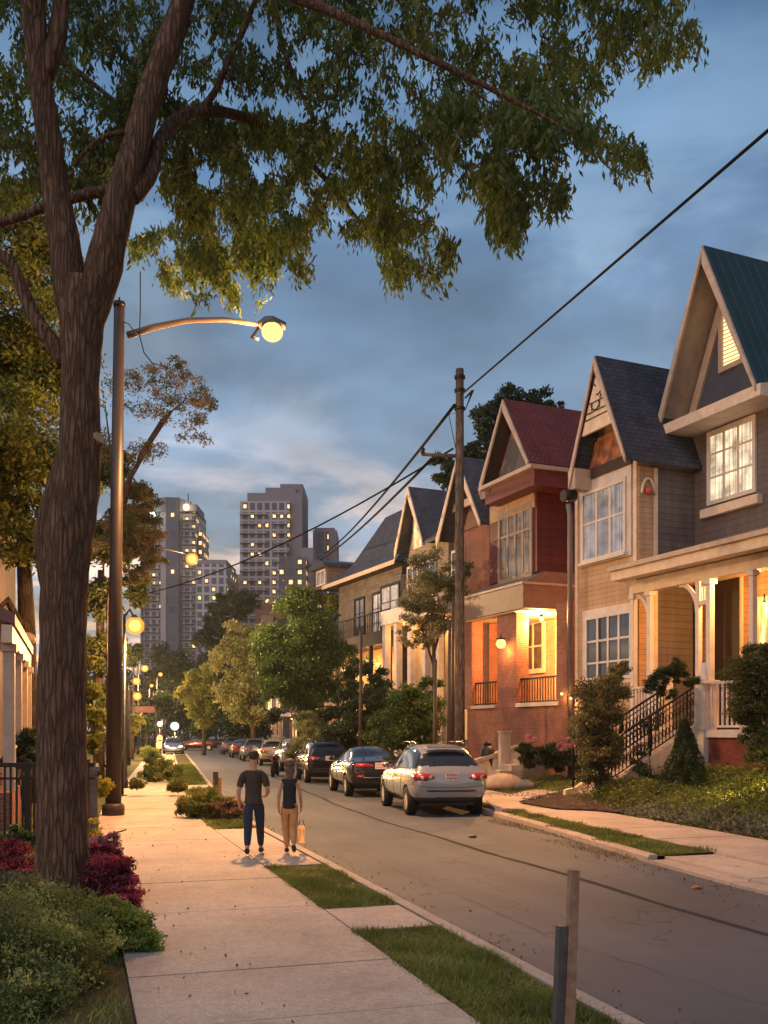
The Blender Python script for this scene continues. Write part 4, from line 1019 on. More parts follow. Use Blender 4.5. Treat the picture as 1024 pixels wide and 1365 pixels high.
    # mirrors
    for s in (-1,1):
        mb=MB(); zb=top(.75,3)+.05; mb.ball((s*.98*sx,.72,zb+.06),.085,n=8,sz=.8); mb.bar((s*.85*sx,.75,zb),(s*.95*sx,.72,zb+.03),.04,.04); mb.build('mirror',pm,root,uv=False)
    # lights front & rear
    zl=st[1][3]-.06
    for s in (-1,1):
        mb=MB(); e=st[1][0]
        if kind=='sedan': q=[(s*.80,e+.16,zl-.02),(s*.70,e+.03,zl+.0),(s*.45,e-.03,zl+.01),(s*.22,e-.04,zl)]; rr=[.06,.085,.07,.035]
        else: q=[(s*.86,e+.22,zl),(s*.80,e+.05,zl-.01),(s*.62,e-.015,zl-.01),(s*.42,e-.02,zl)]; rr=[.05,.10,.095,.05]
        q=[(a*sx,b,c) for a,b,c in q]
        mb.tube(q,rr,10); tl=mb.build('tail_light',TAIL,root,uv=False)
        if kind!='sedan':
            mb=MB(); mb.tube([(s*.74*sx,e-.035,zl-.02),(s*.48*sx,e-.05,zl-.01)],[.055,.05],8); mb.build('lens',CLEARL,tl,uv=False)
        f=st[-2][0]; zf=st[-2][3]+.02
        mb=MB(); mb.tube([(s*.74*sx,f-.12,zf+.02),(s*.62*sx,f+.0,zf),(s*.42*sx,f+.05,zf-.02)],[.05,.08,.06],10)
        mb.build('headlight',BULBW if lights else CLEARL,root,uv=False)
        if kind=='sedan':
            mb=MB(); mb.tube([(s*.72*sx,e+.0,.62),(s*.5*sx,e-.04,.62)],[.04,.05],8); mb.build('reflector',TAIL,root,uv=False)
    e=st[0][0]
    zp=st[1][3]-.06
    mb=MB(); mb.box(-.17,.17,e-.045,e-.02,zp-.09,zp+.09)
    for r_ in range(2):   # two rows of small red characters
        for k in range(5): x=-.12+k*.06; z=zp+.035-r_*.075; mb.box(x-.018,x+.018,e-.051,e-.045,z-.004,z+.022,1); mb.box(x-.018 if (k+r_)%2 else x+.006,x-.006 if (k+r_)%2 else x+.018,e-.051,e-.045,z-.024,z-.004,1)
    mb.build('licence_plate',[PLATEM,PLATET],root,uv=False)
    mb=MB(); mb.tube([(-.80*sx,e+.12,.60),(-.5*sx,e+.0,.585),(.5*sx,e+.0,.585),(.80*sx,e+.12,.60)],[.022]*4,8); mb.build('bumper_strip',CHROME if kind=='sedan' else PLAST,root,uv=False)
    mb=MB(); mb.box(-.55*sx,.55*sx,st[-1][0]-.03,st[-1][0]+.03,.42,.58); mb.build('grille',PLAST,root,uv=False)
    if kind!='sedan':
        mb=MB(); y=st[3][0]; z=st[3][5]; mb.box(-.5,.5,y-.13,y+.1,z+.0,z+.035); mb.build('spoiler',pm,root,uv=False)
        for s in (-1,1): mb=MB(); mb.tube([(s*.6*sx,-1.2,st[4][5]+.0),(s*.6*sx,-1.0,st[4][5]+.05),(s*.6*sx,.1,st[4][5]+.04),(s*.6*sx,.3,st[4][5]-.03)],.018,6); mb.build('roof_rail',CHROME,root,uv=False)
    # door seams and handles
    for s in (-1,1):
        for y in (-.35,.55): mb=MB(); mb.bar((s*.925*sx,y,top(y,3)-.14),(s*.925*sx,y+.16,top(y,3)-.14),.03,.03); mb.build('door_handle',CHROME if kind!='wagon' else pm,root,uv=False)
    mb=MB(); mb.tube([(.4,-.9,st[4][5]+.0),(.4,-1.05,st[4][5]+.10)],[.02,.008],6); mb.build('antenna',PLAST,root,uv=False)
    return root
SILVER=carpaint('silver_paint',(.30,.32,.36),.55,.26); BLACKP=carpaint('black_paint',(.012,.012,.015),.2,.15); GREYP=carpaint('grey_paint',(.10,.10,.11)); GOLDP=carpaint('champagne_paint',(.35,.27,.18)); REDP=carpaint('dark_red_paint',(.12,.02,.015)); BLUEP=carpaint('blue_grey_paint',(.07,.09,.13))
GC='cars parked along the right kerb'
def carat(px,zc): return GX(px,zc)
c=[]
p=carat(571,26.2); c.append(make_car('silver_wagon','silver station wagon parked nearest the viewer with both tail lights facing us','wagon',SILVER,(p.x,p.y,0),R(-6.0),GC,'station wagon'));c[-1].scale=(1.05,1.05,1.1)
p=carat(487,33.2); c.append(make_car('black_sedan','black sedan with wide red tail lights parked directly ahead of the silver station wagon','sedan',BLACKP,(p.x,p.y,0),R(-5),GC));c[-1].scale=(1.06,1.06,1.1)
p=carat(428,41.5); c.append(make_car('dark_suv','black boxy car parked ahead of the black sedan, beside the overgrown shrubs','suv',BLACKP,(p.x,p.y,0),R(-5),GC,'car',sx=.95))
p=carat(392,52.5); c.append(make_car('silver_van','silver van parked beyond the motorcycle, second from the row of shrubs','suv',SILVER,(p.x,p.y,0),R(-5),GC,'van',detail=2))
p=carat(362,61); c.append(make_car('champagne_car','champagne coloured station wagon glowing in lamp light behind the silver van','wagon',GOLDP,(p.x,p.y,0),R(-5),GC,detail=2))
p=carat(338,70); c.append(make_car('blue_hatchback','small blue-grey car parked past the champagne station wagon','wagon',BLUEP,(p.x,p.y,0),R(-5),GC,detail=2))
p=carat(322,79); c.append(make_car('dark_red_car','dark red car parked two places past the champagne station wagon','sedan',REDP,(p.x,p.y,0),R(-5),GC,detail=2))
p=carat(309,90); c.append(make_car('grey_car','grey car last in the row parked on the right kerb','wagon',GREYP,(p.x,p.y,0),R(-5),GC,detail=2))
p=carat(262,108); make_car('crossing_car','dark red and grey car standing broadside at the far end of the road','sedan',REDP,(p.x,p.y,0),R(78),None,detail=2)
p=carat(231,88); oc=make_car('oncoming_car','car with blazing headlights facing us beyond the left verge','wagon',GREYP,(p.x,p.y,0),R(176),None,lights=True,detail=2)
lamp((p.x-.3,p.y-3.2,.8),200,(1,.7,.4),.2)
# motorcycle between dark car and silver van
p=carat(378,46); mc=empty('motorcycle',(p.x-.4,p.y,0),R(-20),label='red and black motorcycle standing between the silver van and the black boxy car',cat='motorcycle')
for y in (-.65,.65):
    mb=MB(); t=[(0,y+math.cos(a)*.29,.32+math.sin(a)*.29) for a in [2*math.pi*k/20 for k in range(21)]]; mb.tube(t,.07,8,cap=False); wh=mb.build('wheel',TYRE,mc,uv=False)
    mb=MB(); mb.tube([(-.05,y,.32),(.05,y,.32)],.08,10)
    for k in range(6): a=k*math.pi/3; mb.bar((0,y,.32),(0,y+math.cos(a)*.25,.32+math.sin(a)*.25),.02,.02)
    mb.build('rim',CHROME,wh,uv=False)
mb=MB(); mb.ball((0,.15,.86),.2,n=8,sz=.75); mb.tube([(0,-.1,.8),(0,-.5,.78)],[.16,.1],10); mb.build('fuel_tank',REDP,mc,uv=False)
mb=MB(); mb.tube([(0,.05,.86),(0,-.35,.84),(0,-.8,.92)],[.1,.14,.06],8); mb.build('seat',PLAST,mc,uv=False)
mb=MB(); mb.box(-.16,.16,-.2,.3,.3,.66); mb.bar((0,.65,.32),(0,.4,.98),.08,.05); mb.bar((0,-.65,.32),(0,-.2,.5),.1,.05); mb.build('frame',DARKMETAL,mc,uv=False)
mb=MB(); mb.tube([(-.36,.25,1.08),(-.1,.4,1.0),(.1,.4,1.0),(.36,.25,1.08)],.025,8); mb.build('handlebar',CHROME,mc,uv=False)
mb=MB(); mb.ball((0,-.85,.78),.07,n=6); mb.build('tail_light',TAIL,mc,uv=False)

# ================= PEOPLE =================
def skin(name,nodes,edges,mat,parent,root_='pelvis',sub=2):
    ks=list(nodes); me=bpy.data.meshes.new(name); me.from_pydata([nodes[k][0] for k in ks],[(ks.index(a),ks.index(b)) for a,b in edges],[])
    ob=bpy.data.objects.new(name,me); col.objects.link(ob)
    md=ob.modifiers.new('skin','SKIN'); md.use_smooth_shade=True
    for i,k in enumerate(ks):
        r=nodes[k][1]; r=r if hasattr(r,'__len__') else (r,r); me.skin_vertices[0].data[i].radius=r
        me.skin_vertices[0].data[i].use_root=(k==root_)
    s=ob.modifiers.new('sub','SUBSURF'); s.levels=sub; s.render_levels=sub
    m2=evalmesh(ob); bpy.data.objects.remove(ob); m2.materials.clear(); m2.materials.append(mat); m2.name=name
    for p_ in m2.polygons: p_.use_smooth=True
    o=bpy.data.objects.new(name,m2); col.objects.link(o); o.parent=parent; return o
def chain(s): 
    s=s.split(); return list(zip(s[:-1],s[1:]))
def person(label,loc,rz,scale,J,mats,group,hair,female=False):
    root=empty('person',loc,rz,label=label,cat='person',group=group); root.scale=(scale,)*3
    N={}
    for k,(p_,r) in J.items(): N[k]=(p_,r)
    E=chain('pelvis waist chest neckb neck head crown')+chain('pelvis hipL kneeL calfL ankL toeL')+chain('pelvis hipR kneeR calfR ankR toeR')+chain('chest shL elL foL wrL palmL')+chain('chest shR elR foR wrR palmR')
    # fingers
    for s_ in 'LR':
        pw=Vector(N['wr'+s_][0]); pp=Vector(N['palm'+s_][0]); d=(pp-pw).normalized(); side=Vector((0,1,0)); side=(side-d*side.dot(d)).normalized(); inn=Vector((-1 if s_=='R' else 1,0,0)); inn=(inn-d*inn.dot(d)).normalized()
        for i,l in enumerate((.068,.078,.073,.058)):
            b=pp+side*(.030-i*.020); m1_=b+d*l*.5+inn*.012; e_=m1_+d*l*.42+inn*.028
            for t,v,r in (('a',b+d*.012,.0095),('b',m1_,.0088),('c',e_,.0072)): N[f'f{i}{t}{s_}']=(tuple(v),r)
            E+=[('palm'+s_,f'f{i}a{s_}'),(f'f{i}a{s_}',f'f{i}b{s_}'),(f'f{i}b{s_}',f'f{i}c{s_}')]
        t0=pw+d*.03+side*.035; t1=t0+d*.04+side*.022+inn*.01; t2=t1+d*.03+inn*.01
        for t,v,r in (('a',t0,.012),('b',t1,.011),('c',t2,.009)): N[f't{t}{s_}']=(tuple(v),r)
        E+=[('palm'+s_,f'ta{s_}'),(f'ta{s_}',f'tb{s_}'),(f'tb{s_}',f'tc{s_}')]
    for q in ('pelvis','waist','chest','hipL','hipR','kneeL','kneeR','calfL','calfR','shL','shR'):
        p_,r=N[q]; r=r if hasattr(r,'__len__') else (r,r); N[q]=(p_,(r[0]*.72,r[1]*.72))
    N['top']=((N['crown'][0][0],N['crown'][0][1],N['crown'][0][2]+.05),.035); E.append(('crown','top'))
    body=skin('body',N,E,mats['skin'],root)
    h=Vector(J['head'][0])
    # face details live on the head front (+y)
    mb=MB(); mb.ball((h.x-.034,h.y+.088,h.z+.012),.011,n=6); mb.ball((h.x+.034,h.y+.088,h.z+.012),.011,n=6); mb.build('eyes',M('eye').set((.05,.04,.035),.2).m,body,uv=False)
    mb=MB(); mb.tube([(h.x,h.y+.094,h.z+.015),(h.x,h.y+.115,h.z-.02)],[.008,.014],6); mb.build('nose',mats['skin'],body,uv=False)
    for s in (-1,1): mb=MB(); mb.ball((h.x+s*.082,h.y+.0,h.z-.0),.022,n=6,sz=1.4); mb.build('ear',mats['skin'],body,uv=False)
    mb=MB(); mb.tube([(h.x-.022,h.y+.09,h.z-.045),(h.x+.022,h.y+.09,h.z-.045)],.006,6); mb.build('mouth',M('lip').set((.35,.12,.10),.5).m,body,uv=False)
    return root,N
SKIN=paint('skin',(.50,.26,.16),.55,.08,6,.02); 
SHIRT=paint('brown_tshirt',(.055,.038,.034),.9,.2,8,.1); JEANS=paint('navy_jeans',(.022,.032,.06),.9,.2,10,.1); NAVY=paint('black_top',(.018,.02,.028),.85,.2,8,.1); KHAKI=paint('tan_trousers',(.50,.27,.11),.85,.15,8,.1)
SHOE=paint('dark_shoe',(.03,.028,.03),.6); HAIRB=paint('dark_hair',(.055,.032,.022),.7,.3,30,.3); HAIRG=paint('light_brown_hair',(.13,.085,.06),.75,.3,30,.3)
J={'pelvis':((0,0,.93),(.145,.10)),'waist':((0,.005,1.08),(.135,.095)),'chest':((0,.0,1.32),(.165,.11)),'neckb':((0,-.01,1.43),(.08,.066)),'neck':((0,.0,1.545),.056),'head':((0,.015,1.655),(.078,.092)),'crown':((0,.01,1.735),(.066,.078)),
'hipL':((-.095,0,.86),.095),'kneeL':((-.095,-.0,.49),.06),'calfL':((-.09,-.10,.34),.056),'ankL':((-.09,-.20,.13),.038),'toeL':((-.10,-.08,.045),.036),
'hipR':((.095,.0,.86),.095),'kneeR':((.10,.17,.50),.06),'calfR':((.105,.19,.33),.056),'ankR':((.11,.24,.09),.038),'toeR':((.12,.39,.035),.036),
'shL':((-.175,-.01,1.36),.06),'elL':((-.245,-.07,1.11),.044),'foL':((-.25,-.05,.99),.038),'wrL':((-.24,-.01,.88),.028),'palmL':((-.235,.02,.81),(.036,.022)),
'shR':((.175,-.01,1.36),.06),'elR':((.25,-.06,1.12),.044),'foR':((.235,.06,1.05),.038),'wrR':((.20,.17,1.0),.028),'palmR':((.18,.24,.99),(.036,.022))}
pm=G(338,1140,.12)
man,N=person('man in dark brown t-shirt and navy trousers seen from behind, walking on the sidewalk',(pm.x,pm.y,.122),R(-14),.94,J,{'skin':SKIN},'couple walking on the sidewalk','short')
def grow(N,keys,k=1.0,add=.016,move=None):
    o={}
    for q in keys:
        p_,r=N[q]; r=r if hasattr(r,'__len__') else (r,r); o[q]=(p_,(r[0]*k+add,r[1]*k+add))
    return o
def clothes(root,J,top_,bot,shoe,shirt_keys,edges_s,leg=.018,sleeve=True):
    N=dict(J); 
    T=grow(N,shirt_keys); 
    T['hem']=((.0,-.005,.84),(N['pelvis'][1][0]+.035,N['pelvis'][1][1]+.045)); T['pelvis']=((0,-.005,.93),(N['pelvis'][1][0]+.03,N['pelvis'][1][1]+.04)); T['neckb']=(N['neckb'][0],(.09,.075)); 
    if sleeve:
        for s_ in 'LR':
            a=Vector(N['sh'+s_][0]); b=Vector(N['el'+s_][0]); T['sl'+s_]=(tuple(a.lerp(b,.9)),.062)
            edges_s=edges_s+[('sh'+s_,'sl'+s_)]
    skin('top',T,edges_s+[('waist','pelvis'),('pelvis','hem')],top_,root,'waist')
    P_=grow(N,['pelvis','hipL','kneeL','calfL','hipR','kneeR','calfR'],1,leg); P_['waist']=((0,.005,1.0),(N['pelvis'][1][0]-.005,N['pelvis'][1][1]+.004))
    for s_ in 'LR':
        a=N['ank'+s_][0]; P_['cuff'+s_]=((a[0],a[1]*.95,a[2]+.03),.052)
    skin('trousers',P_,[('pelvis','waist')]+chain('pelvis hipL kneeL calfL cuffL')+chain('pelvis hipR kneeR calfR cuffR'),bot,root)
    for s_ in 'LR':
        a=Vector(N['ank'+s_][0]); b=Vector(N['toe'+s_][0])
        S={'h':((a.x,a.y-.05,a.z-.03),.042),'pelvis':((a.x,a.y,a.z-.01),.05),'m':(tuple(a.lerp(b,.6)),.046),'t':((b.x,b.y+.03,b.z),.036)}
        skin('shoe',S,[('h','pelvis'),('pelvis','m'),('m','t')],shoe,root)
clothes(man,J,SHIRT,JEANS,SHOE,['pelvis','waist','chest','neckb','shL','shR'],chain('waist chest neckb shL')+[('neckb','shR')])
def hairmesh(root,J,mat,long=False):
    h=Vector(J['head'][0]); mb=MB()
    def ell(c,rx,ry,rz,cut=None):
        o=len(mb.v); mb.ball((0,0,0),1,n=12)
        for i in range(o,len(mb.v)):
            x,y,z=mb.v[i]; w=1+.05*math.sin(9*x+7*z)*math.sin(11*y); mb.v[i]=(c[0]+x*rx*w,c[1]+y*ry*w,c[2]+z*rz*w)
    ell((h.x,h.y-.015,h.z+.06),.09,.10,.078) ; ell((h.x,h.y-.05,h.z+.03),.08,.058,.07)
    if long: ell((h.x+.005,h.y-.085,h.z-.13),.075,.04,.13); ell((h.x,h.y-.03,h.z+.07),.108,.115,.09); ell((h.x,h.y-.085,h.z-.05),.085,.05,.12); ell((h.x+.01,h.y-.11,h.z+.05),.05,.05,.05)
    mb.build('hair',mat,root,uv=False)
hairmesh(man,J,HAIRB)
JW={k:v for k,v in J.items()}
JW.update({'pelvis':((0,0,.93),(.14,.105)),'waist':((0,.005,1.10),(.115,.085)),'chest':((0,.0,1.30),(.135,.10)),'shL':((-.15,-.01,1.365),.05),'elL':((-.20,-.10,1.13),.036),'foL':((-.21,-.10,.99),.032),'wrL':((-.205,-.08,.88),.024),'palmL':((-.20,-.07,.81),(.032,.02)),
'shR':((.15,-.01,1.365),.05),'elR':((.205,-.0,1.13),.036),'foR':((.215,.08,1.0),.032),'wrR':((.22,.14,.89),.024),'palmR':((.22,.16,.82),(.032,.02)),
'kneeL':((-.065,.12,.49),.058),'calfL':((-.055,.13,.33),.052),'ankL':((-.05,.16,.09),.036),'toeL':((-.06,.30,.035),.034),'hipL':((-.085,0,.86),.095),'hipR':((.085,.0,.86),.095),
'kneeR':((.07,.04,.50),.058),'calfR':((.075,-.10,.37),.052),'ankR':((.08,-.25,.20),.036),'toeR':((.09,-.16,.07),.034)})
pw_=G(386,1139,.12)
wom,_=person('woman in black sleeveless top and tan trousers walking beside the kerb',(pw_.x,pw_.y,.122),R(-12),.85,JW,{'skin':SKIN},'couple walking on the sidewalk','long',True)
clothes(wom,JW,NAVY,KHAKI,SHOE,['pelvis','waist','chest','neckb','shR','shL'],chain('waist chest neckb shL')+[('neckb','shR')],.022,sleeve=False)
hairmesh(wom,JW,HAIRG,True)
# paper bag in her right hand
ph=Matrix.Rotation(R(-12),4,'Z')@Vector((.225*.85,.17*.85,.0))
bag=empty('paper_bag',(pw_.x+ph.x,pw_.y+ph.y,.30),R(-12),label='small glowing cream carrier bag hanging from the woman\'s right hand',cat='bag')
mb=MB(); v=[(-.05,-.10,0),(.05,-.10,0),(.05,.10,0),(-.05,.10,0),(-.06,-.12,.26),(.06,-.12,.26),(.06,.12,.26),(-.06,.12,.26)]
mb.add(v,[(0,3,2,1),(0,1,5,4),(1,2,6,5),(2,3,7,6),(3,0,4,7)]); mb.build('sack',leafmat('cream_paper',(.85,.6,.4),(.85,.62,.4),.6),bag)
mb=MB()
for x in (-.055,.055): mb.tube([(x,-.07,.26),(x*.4,-.02,.36),(x*.4,.02,.36),(x,.07,.26)],.006,5)
mb.build('handle',BROWNDK,bag)

# ================= POLES, LAMPS, WIRES =================
POLEM=barkmat('weathered_pole_wood',(.10,.083,.078))
# near street lamp pole
b=GX(151,23.1); LB=b; top_=P(160,412,23.3).z
sl=empty('street_lamp',(b.x,b.y,.1),0,label='tall brown street lamp with long curved arm and blazing orange lamp, nearest on the left',cat='street lamp',group='street lamps along the left sidewalk')
mb=MB(); mb.tube([(0,0,0),(0,0,.25),(0,0,.3)],[.26,.26,.2],16); mb.tube([(0,0,.2),(.06,.0,top_*.5),(.14,.02,top_-.1)],[.185,.15,.125],20); mb.build('pole',paint('brown_pole_paint',(.04,.028,.026),.5,.2,2),sl)
mb=MB(); mb.tube([(.14,.02,top_-.12),(.14,.02,top_)],[.14,.14],12); mb.tube([(.14,.02,top_-.02),(.14,.02,top_+.12)],[.02,.02],6); mb.build('pole_cap',DARKMETAL,sl)
arm=[P(170,447,23.3),P(205,436,23.25),P(250,427,23.2),P(300,426,23.1),P(345,433,23.05)]
arm=[Vector(a)-Vector((b.x,b.y,.1)) for a in arm]
mb=MB(); mb.tube(arm,[.085,.075,.065,.055,.05],12); mb.build('arm',paint('tan_arm_paint',(.16,.10,.07),.5),sl)
hp=P(363,440,23.0)-Vector((b.x,b.y,.1))
mb=MB(); mb.tube([arm[-1],arm[-1].lerp(hp,.5)+Vector((0,0,.1)),hp+Vector((0,0,.14)),hp+RT*.32+Vector((0,0,.10))],[.07,.16,.19,.08],12); hd=mb.build('lamp_head',GREYMETAL,sl)
mb=MB(); mb.ball((hp.x,hp.y,hp.z-.04),.25,n=10,sz=.9); mb.build('bulb',emit('sodium_bulb',(1,.58,.16),1.9),hd,uv=False)
mb=MB(); mb.tube([arm[-1]-Vector((0,0,.05)),arm[-1]-Vector((0,0,.3))-RT*.15,arm[-1]-Vector((0,0,.34))],[.03,.05,.05],8); mb.build('photocell',DARKMETAL,sl)
LP=P(363,440,23.0); lamp((LP.x,LP.y,LP.z-.45),2300,(1,.54,.2),.35)
ld=bpy.data.lights.new('lamp_beam','SPOT'); ld.energy=8000; ld.color=(1,.45,.14); ld.spot_size=R(128); ld.spot_blend=.7; ld.shadow_soft_size=.35; lo=bpy.data.objects.new('lamp_beam',ld); col.objects.link(lo); lo.location=(LP.x,LP.y,LP.z-.4); lo.rotation_euler=(0,0,0)
# dangling cable near arm
mb=MB(); mb.tube([P(187,362,22.9),P(187,410,22.9),P(186,447,22.9),P(192,470,22.9),P(203,484,22.9),P(214,487,22.9)],.014,5); tag(mb.build('dangling_cable',DARKMETAL),'thin black cable hanging down past the street lamp arm','cable')
mb=MB(); mb.tube([P(163,428,23.2),P(172,432,23.1),P(182,446,23.1)],.012,5); mb.build('feed_wire',DARKMETAL,None); o=bpy.data.objects['feed_wire']; o.parent=sl; o.location=(-b.x,-b.y,-.1)
# globe street lamps further along
GLOBE=emit('globe_glow',(1,.70,.24),1.9)
def halo(name,c,st,tr):
    m=M(name); m.t.nodes.remove(m.b); e=m.n('ShaderNodeEmission'); e.inputs[0].default_value=(*c,1); e.inputs[1].default_value=st; t=m.n('ShaderNodeBsdfTransparent'); x=m.n('ShaderNodeMixShader'); x.inputs[0].default_value=tr; m.l(e.outputs[0],x.inputs[1]); m.l(t.outputs[0],x.inputs[2]); m.l(x.outputs[0],m.out.inputs[0]); return m.m
HALO_SHELL=halo('amber_globe_glass',(1,.36,.04),1.25,.40)  # glowing half-clear shell that paints the orange halo around each bulb
def postlamp(px,py,zc,rpx,e,label,basepx=None,arm_=True,mat=None):
    p=P(px,py,zc); bp=GX(basepx if basepx is not None else px,zc)
    o=empty('street_lamp',(bp.x,bp.y,.1),0,label=label,cat='street lamp',group='street lamps along the left sidewalk')
    d=Vector((p.x-bp.x,p.y-bp.y,0)); r=rpx/F*zc
    mb=MB(); mb.tube([(0,0,0),(0,0,.3),(0,0,.35),(0,0,p.z-.1 if d.length<.1 else p.z+.3)],[.14,.12,.07,.05],10); mb.build('pole',DARKMETAL,o)
    if d.length>.1: mb=MB(); mb.tube([(0,0,p.z+.2),(d.x*.5,d.y*.5,p.z+.45+d.length*.05),(d.x,d.y,p.z+.12)],[.05,.045,.035],8); mb.build('arm',DARKMETAL,o)
    mb=MB(); mb.ball((d.x,d.y,p.z-.1),r*1.12,n=10); gb=mb.build('globe',HALO_SHELL if mat is None else mat,o,uv=False)
    if mat is None: mb=MB(); mb.ball((d.x,d.y,p.z-.1),r*.74,n=10); mb.build('bulb',GLOBE,gb,uv=False)
    mb=MB(); mb.lathe((d.x,d.y,p.z-.1+r*.9),[(r*.6,0),(r*.4,.06),(.03,.12)],10); mb.build('cap',DARKMETAL,gb,uv=False)
    lamp((p.x,p.y,p.z-.1-r-.12),e,(1,.58,.24),.2); return o
postlamp(180,834,34,11,2600,'round globe street lamp just right of the tall pole, the second largest light',166)
postlamp(256,745,54,7.5,7000,'high street lamp hanging on a long arm in front of the left tower',138)
postlamp(183,928,62,5.2,3000,'lowest orange globe street lamp down the left sidewalk',170)
postlamp(182,908,74,4.6,3000,'middle orange globe street lamp of the three stacked down the left sidewalk',171)
postlamp(193,891,86,4.4,3000,'uppermost orange globe street lamp of the three stacked down the left sidewalk',184)
postlamp(214,899,115,2.6,1500,'tiny distant street lamp right of the uppermost small globe',209)
postlamp(202,914,120,2.2,1200,'tiny distant street lamp nearest the sidewalk vanishing point',199)
postlamp(233,968,100,5,500,'white street light glowing low in front of the dark trees',233,mat=emit('white_globe_glow',(.9,1,.9),1.4))
postlamp(213,965,105,3.5,300,'small white street light left of the larger white one',213,mat=emit('white_globe_glow_dim',(.9,1,.85),1.2))
for i,(px,py,zc,rr) in enumerate(((206,925,128,2.4),(223,944,134,2.0),(240,931,140,2.2),(190,947,96,2.8),(219,955,140,1.8),(246,952,138,1.8))):
    postlamp(px,py,zc,rr,900,['tiny amber lamp just above the faded red sign','tiny amber lamp left of the white street light','tiny amber lamp highest in front of the far dark trees','small amber lamp beside the faded red sign posts','tiny amber lamp low above the lanterns','tiny amber lamp just right of the white street light'][i],px-3)
# lantern posts on the left, first two added in place of storefront lights
for i,(px,py,zc,rr) in enumerate(((212,993,72,5.5),(213,985,73,4.5),(226,1012,60,3.2))):
    p=P(px,py,zc); o=empty('lantern',(p.x,p.y,.1),0,label=['glowing amber lantern on the left verge','brighter amber lantern just behind the first, on the left verge','low amber lantern on the paving by the far grass tufts'][i],cat='lantern',group='amber lanterns on the far verge')
    h=p.z-.1; mb=MB(); mb.box(-.12,.12,-.12,.12,0,max(h-.3,.05)); mb.box(-.2,.2,-.2,.2,h+.28,h+.36); mb.build('post',DARKMETAL,o)
    mb=MB(); mb.lathe((0,0,h-.28),[(.12,0),(.2,.1),(.22,.4),(.12,.55)],8); mb.build('lamp_glass',BULBSOFT,o); lamp((p.x-.35,p.y-.45,p.z+.1),260,(1,.5,.15),.15)
# small distant coral sign board
p=P(193,945,80); mb=MB(); 
so_=empty('sign',(p.x,p.y,.1),0,label='faded red sign board on posts below the globe lamps',cat='sign')
for x in (-.9,.9): mb.bar((x,0,0),(x,0,p.z-.1),.08,.08)
mb.build('post',DARKMETAL,so_); mb=MB(); mb.box(-.8,.8,-.08,-.04,p.z-.4,p.z+.1); mb.build('board',paint('faded_red',(.10,.03,.028)),so_)
# utility pole right
up=GX(613,29.5); ztop=P(613,492,29.5).z
pu=empty('utility_pole',(up.x,up.y,.1),0,label='tall weathered utility pole on the right with short crossarm and cables',cat='utility pole')
mb=MB(); mb.tube([(0,0,0),(0,0,4),(0,0,8),(0,0,ztop-.1)],[.165,.15,.135,.12],16,jit=.03); mb.build('pole',POLEM,pu)
mb=MB(); zb=P(613,608,29.5).z-.1; mb.tube([(0,0,zb),tuple(-RT*1.15+Vector((0,0,zb+.05)))],[.06,.05],8); mb.build('crossarm',POLEM,pu)
mb=MB()
for z in (ztop-.35,ztop-.75,ztop-1.3): mb.tube([(0,0,z-.04),(0,0,z+.04)],[.17,.17],12)
mb.lathe(tuple(-RT*1.12+Vector((0,0,zb+.05))),[(.05,0),(.08,.06),(.05,.1),(.08,.16),(.03,.22)],8); mb.build('pole_bands',DARKMETAL,pu)
mb=MB(); zc0=P(613,545,29.5).z-.1
for k in range(3): mb.tube([tuple(RT*(.12+.02*k)+Vector((0,-.05,ztop-1.0))),tuple(RT*(.35+.03*k)+Vector((0,-.05,ztop-.75))),tuple(RT*(.15)+Vector((0,-.05,ztop-1.35))),tuple(-RT*(.35)+Vector((0,-.05,zc0-.2))),tuple(-RT*(.12)+Vector((0,-.05,zc0-1.3)))],.014,5)
mb.build('cable_loops',PLAST,pu)
WIREM=M('black_cable').set((.006,.006,.007),.9,0,.1).m
def wire(name,a,b,sag,r,label,n=24):
    a=Vector(a);b=Vector(b); pts=[]
    for k in range(n+1): t=k/n; q=a.lerp(b,t); q.z-=sag*4*t*(1-t); pts.append(q)
    mb=MB(); mb.tube(pts,r,8); return tag(mb.build(name,WIREM,uv=False),label,'cable')
pt=P(613,528,29.5)
wire('power_cable',pt,P(1400,-150,9),.0,.026,'thick black cable running from the utility pole up across the sky to the upper right')
q=P(606,540,29.4); wire('power_cable',q,P(432,738,95),.5,.05,'cable descending from the utility pole along the row of right-hand houses')
q=P(606,560,29.4); wire('power_cable',P(575,612,29.3),P(395,760,95),.7,.045,'lower cable running from the crossarm past the slate roofs')
q=P(604,598,29.4); wire('power_cable',q,P(140,800,54),.9,.03,'cable crossing the street from the utility pole in front of the towers')
# utility poles far left behind lamp
for i,(px,zc,h) in enumerate(((166,40,9),(172,58,9))):
    b_=GX(px,zc); mb=MB(); mb.tube([(b_.x,b_.y,0),(b_.x,b_.y,h*.5)],[.11,.10],10); tag(mb.build('wooden_post',POLEM),['slim wooden post directly right of the street lamp pole','slim wooden post second right of the street lamp pole, farther away'][i],'post','slim posts along the far left sidewalk')
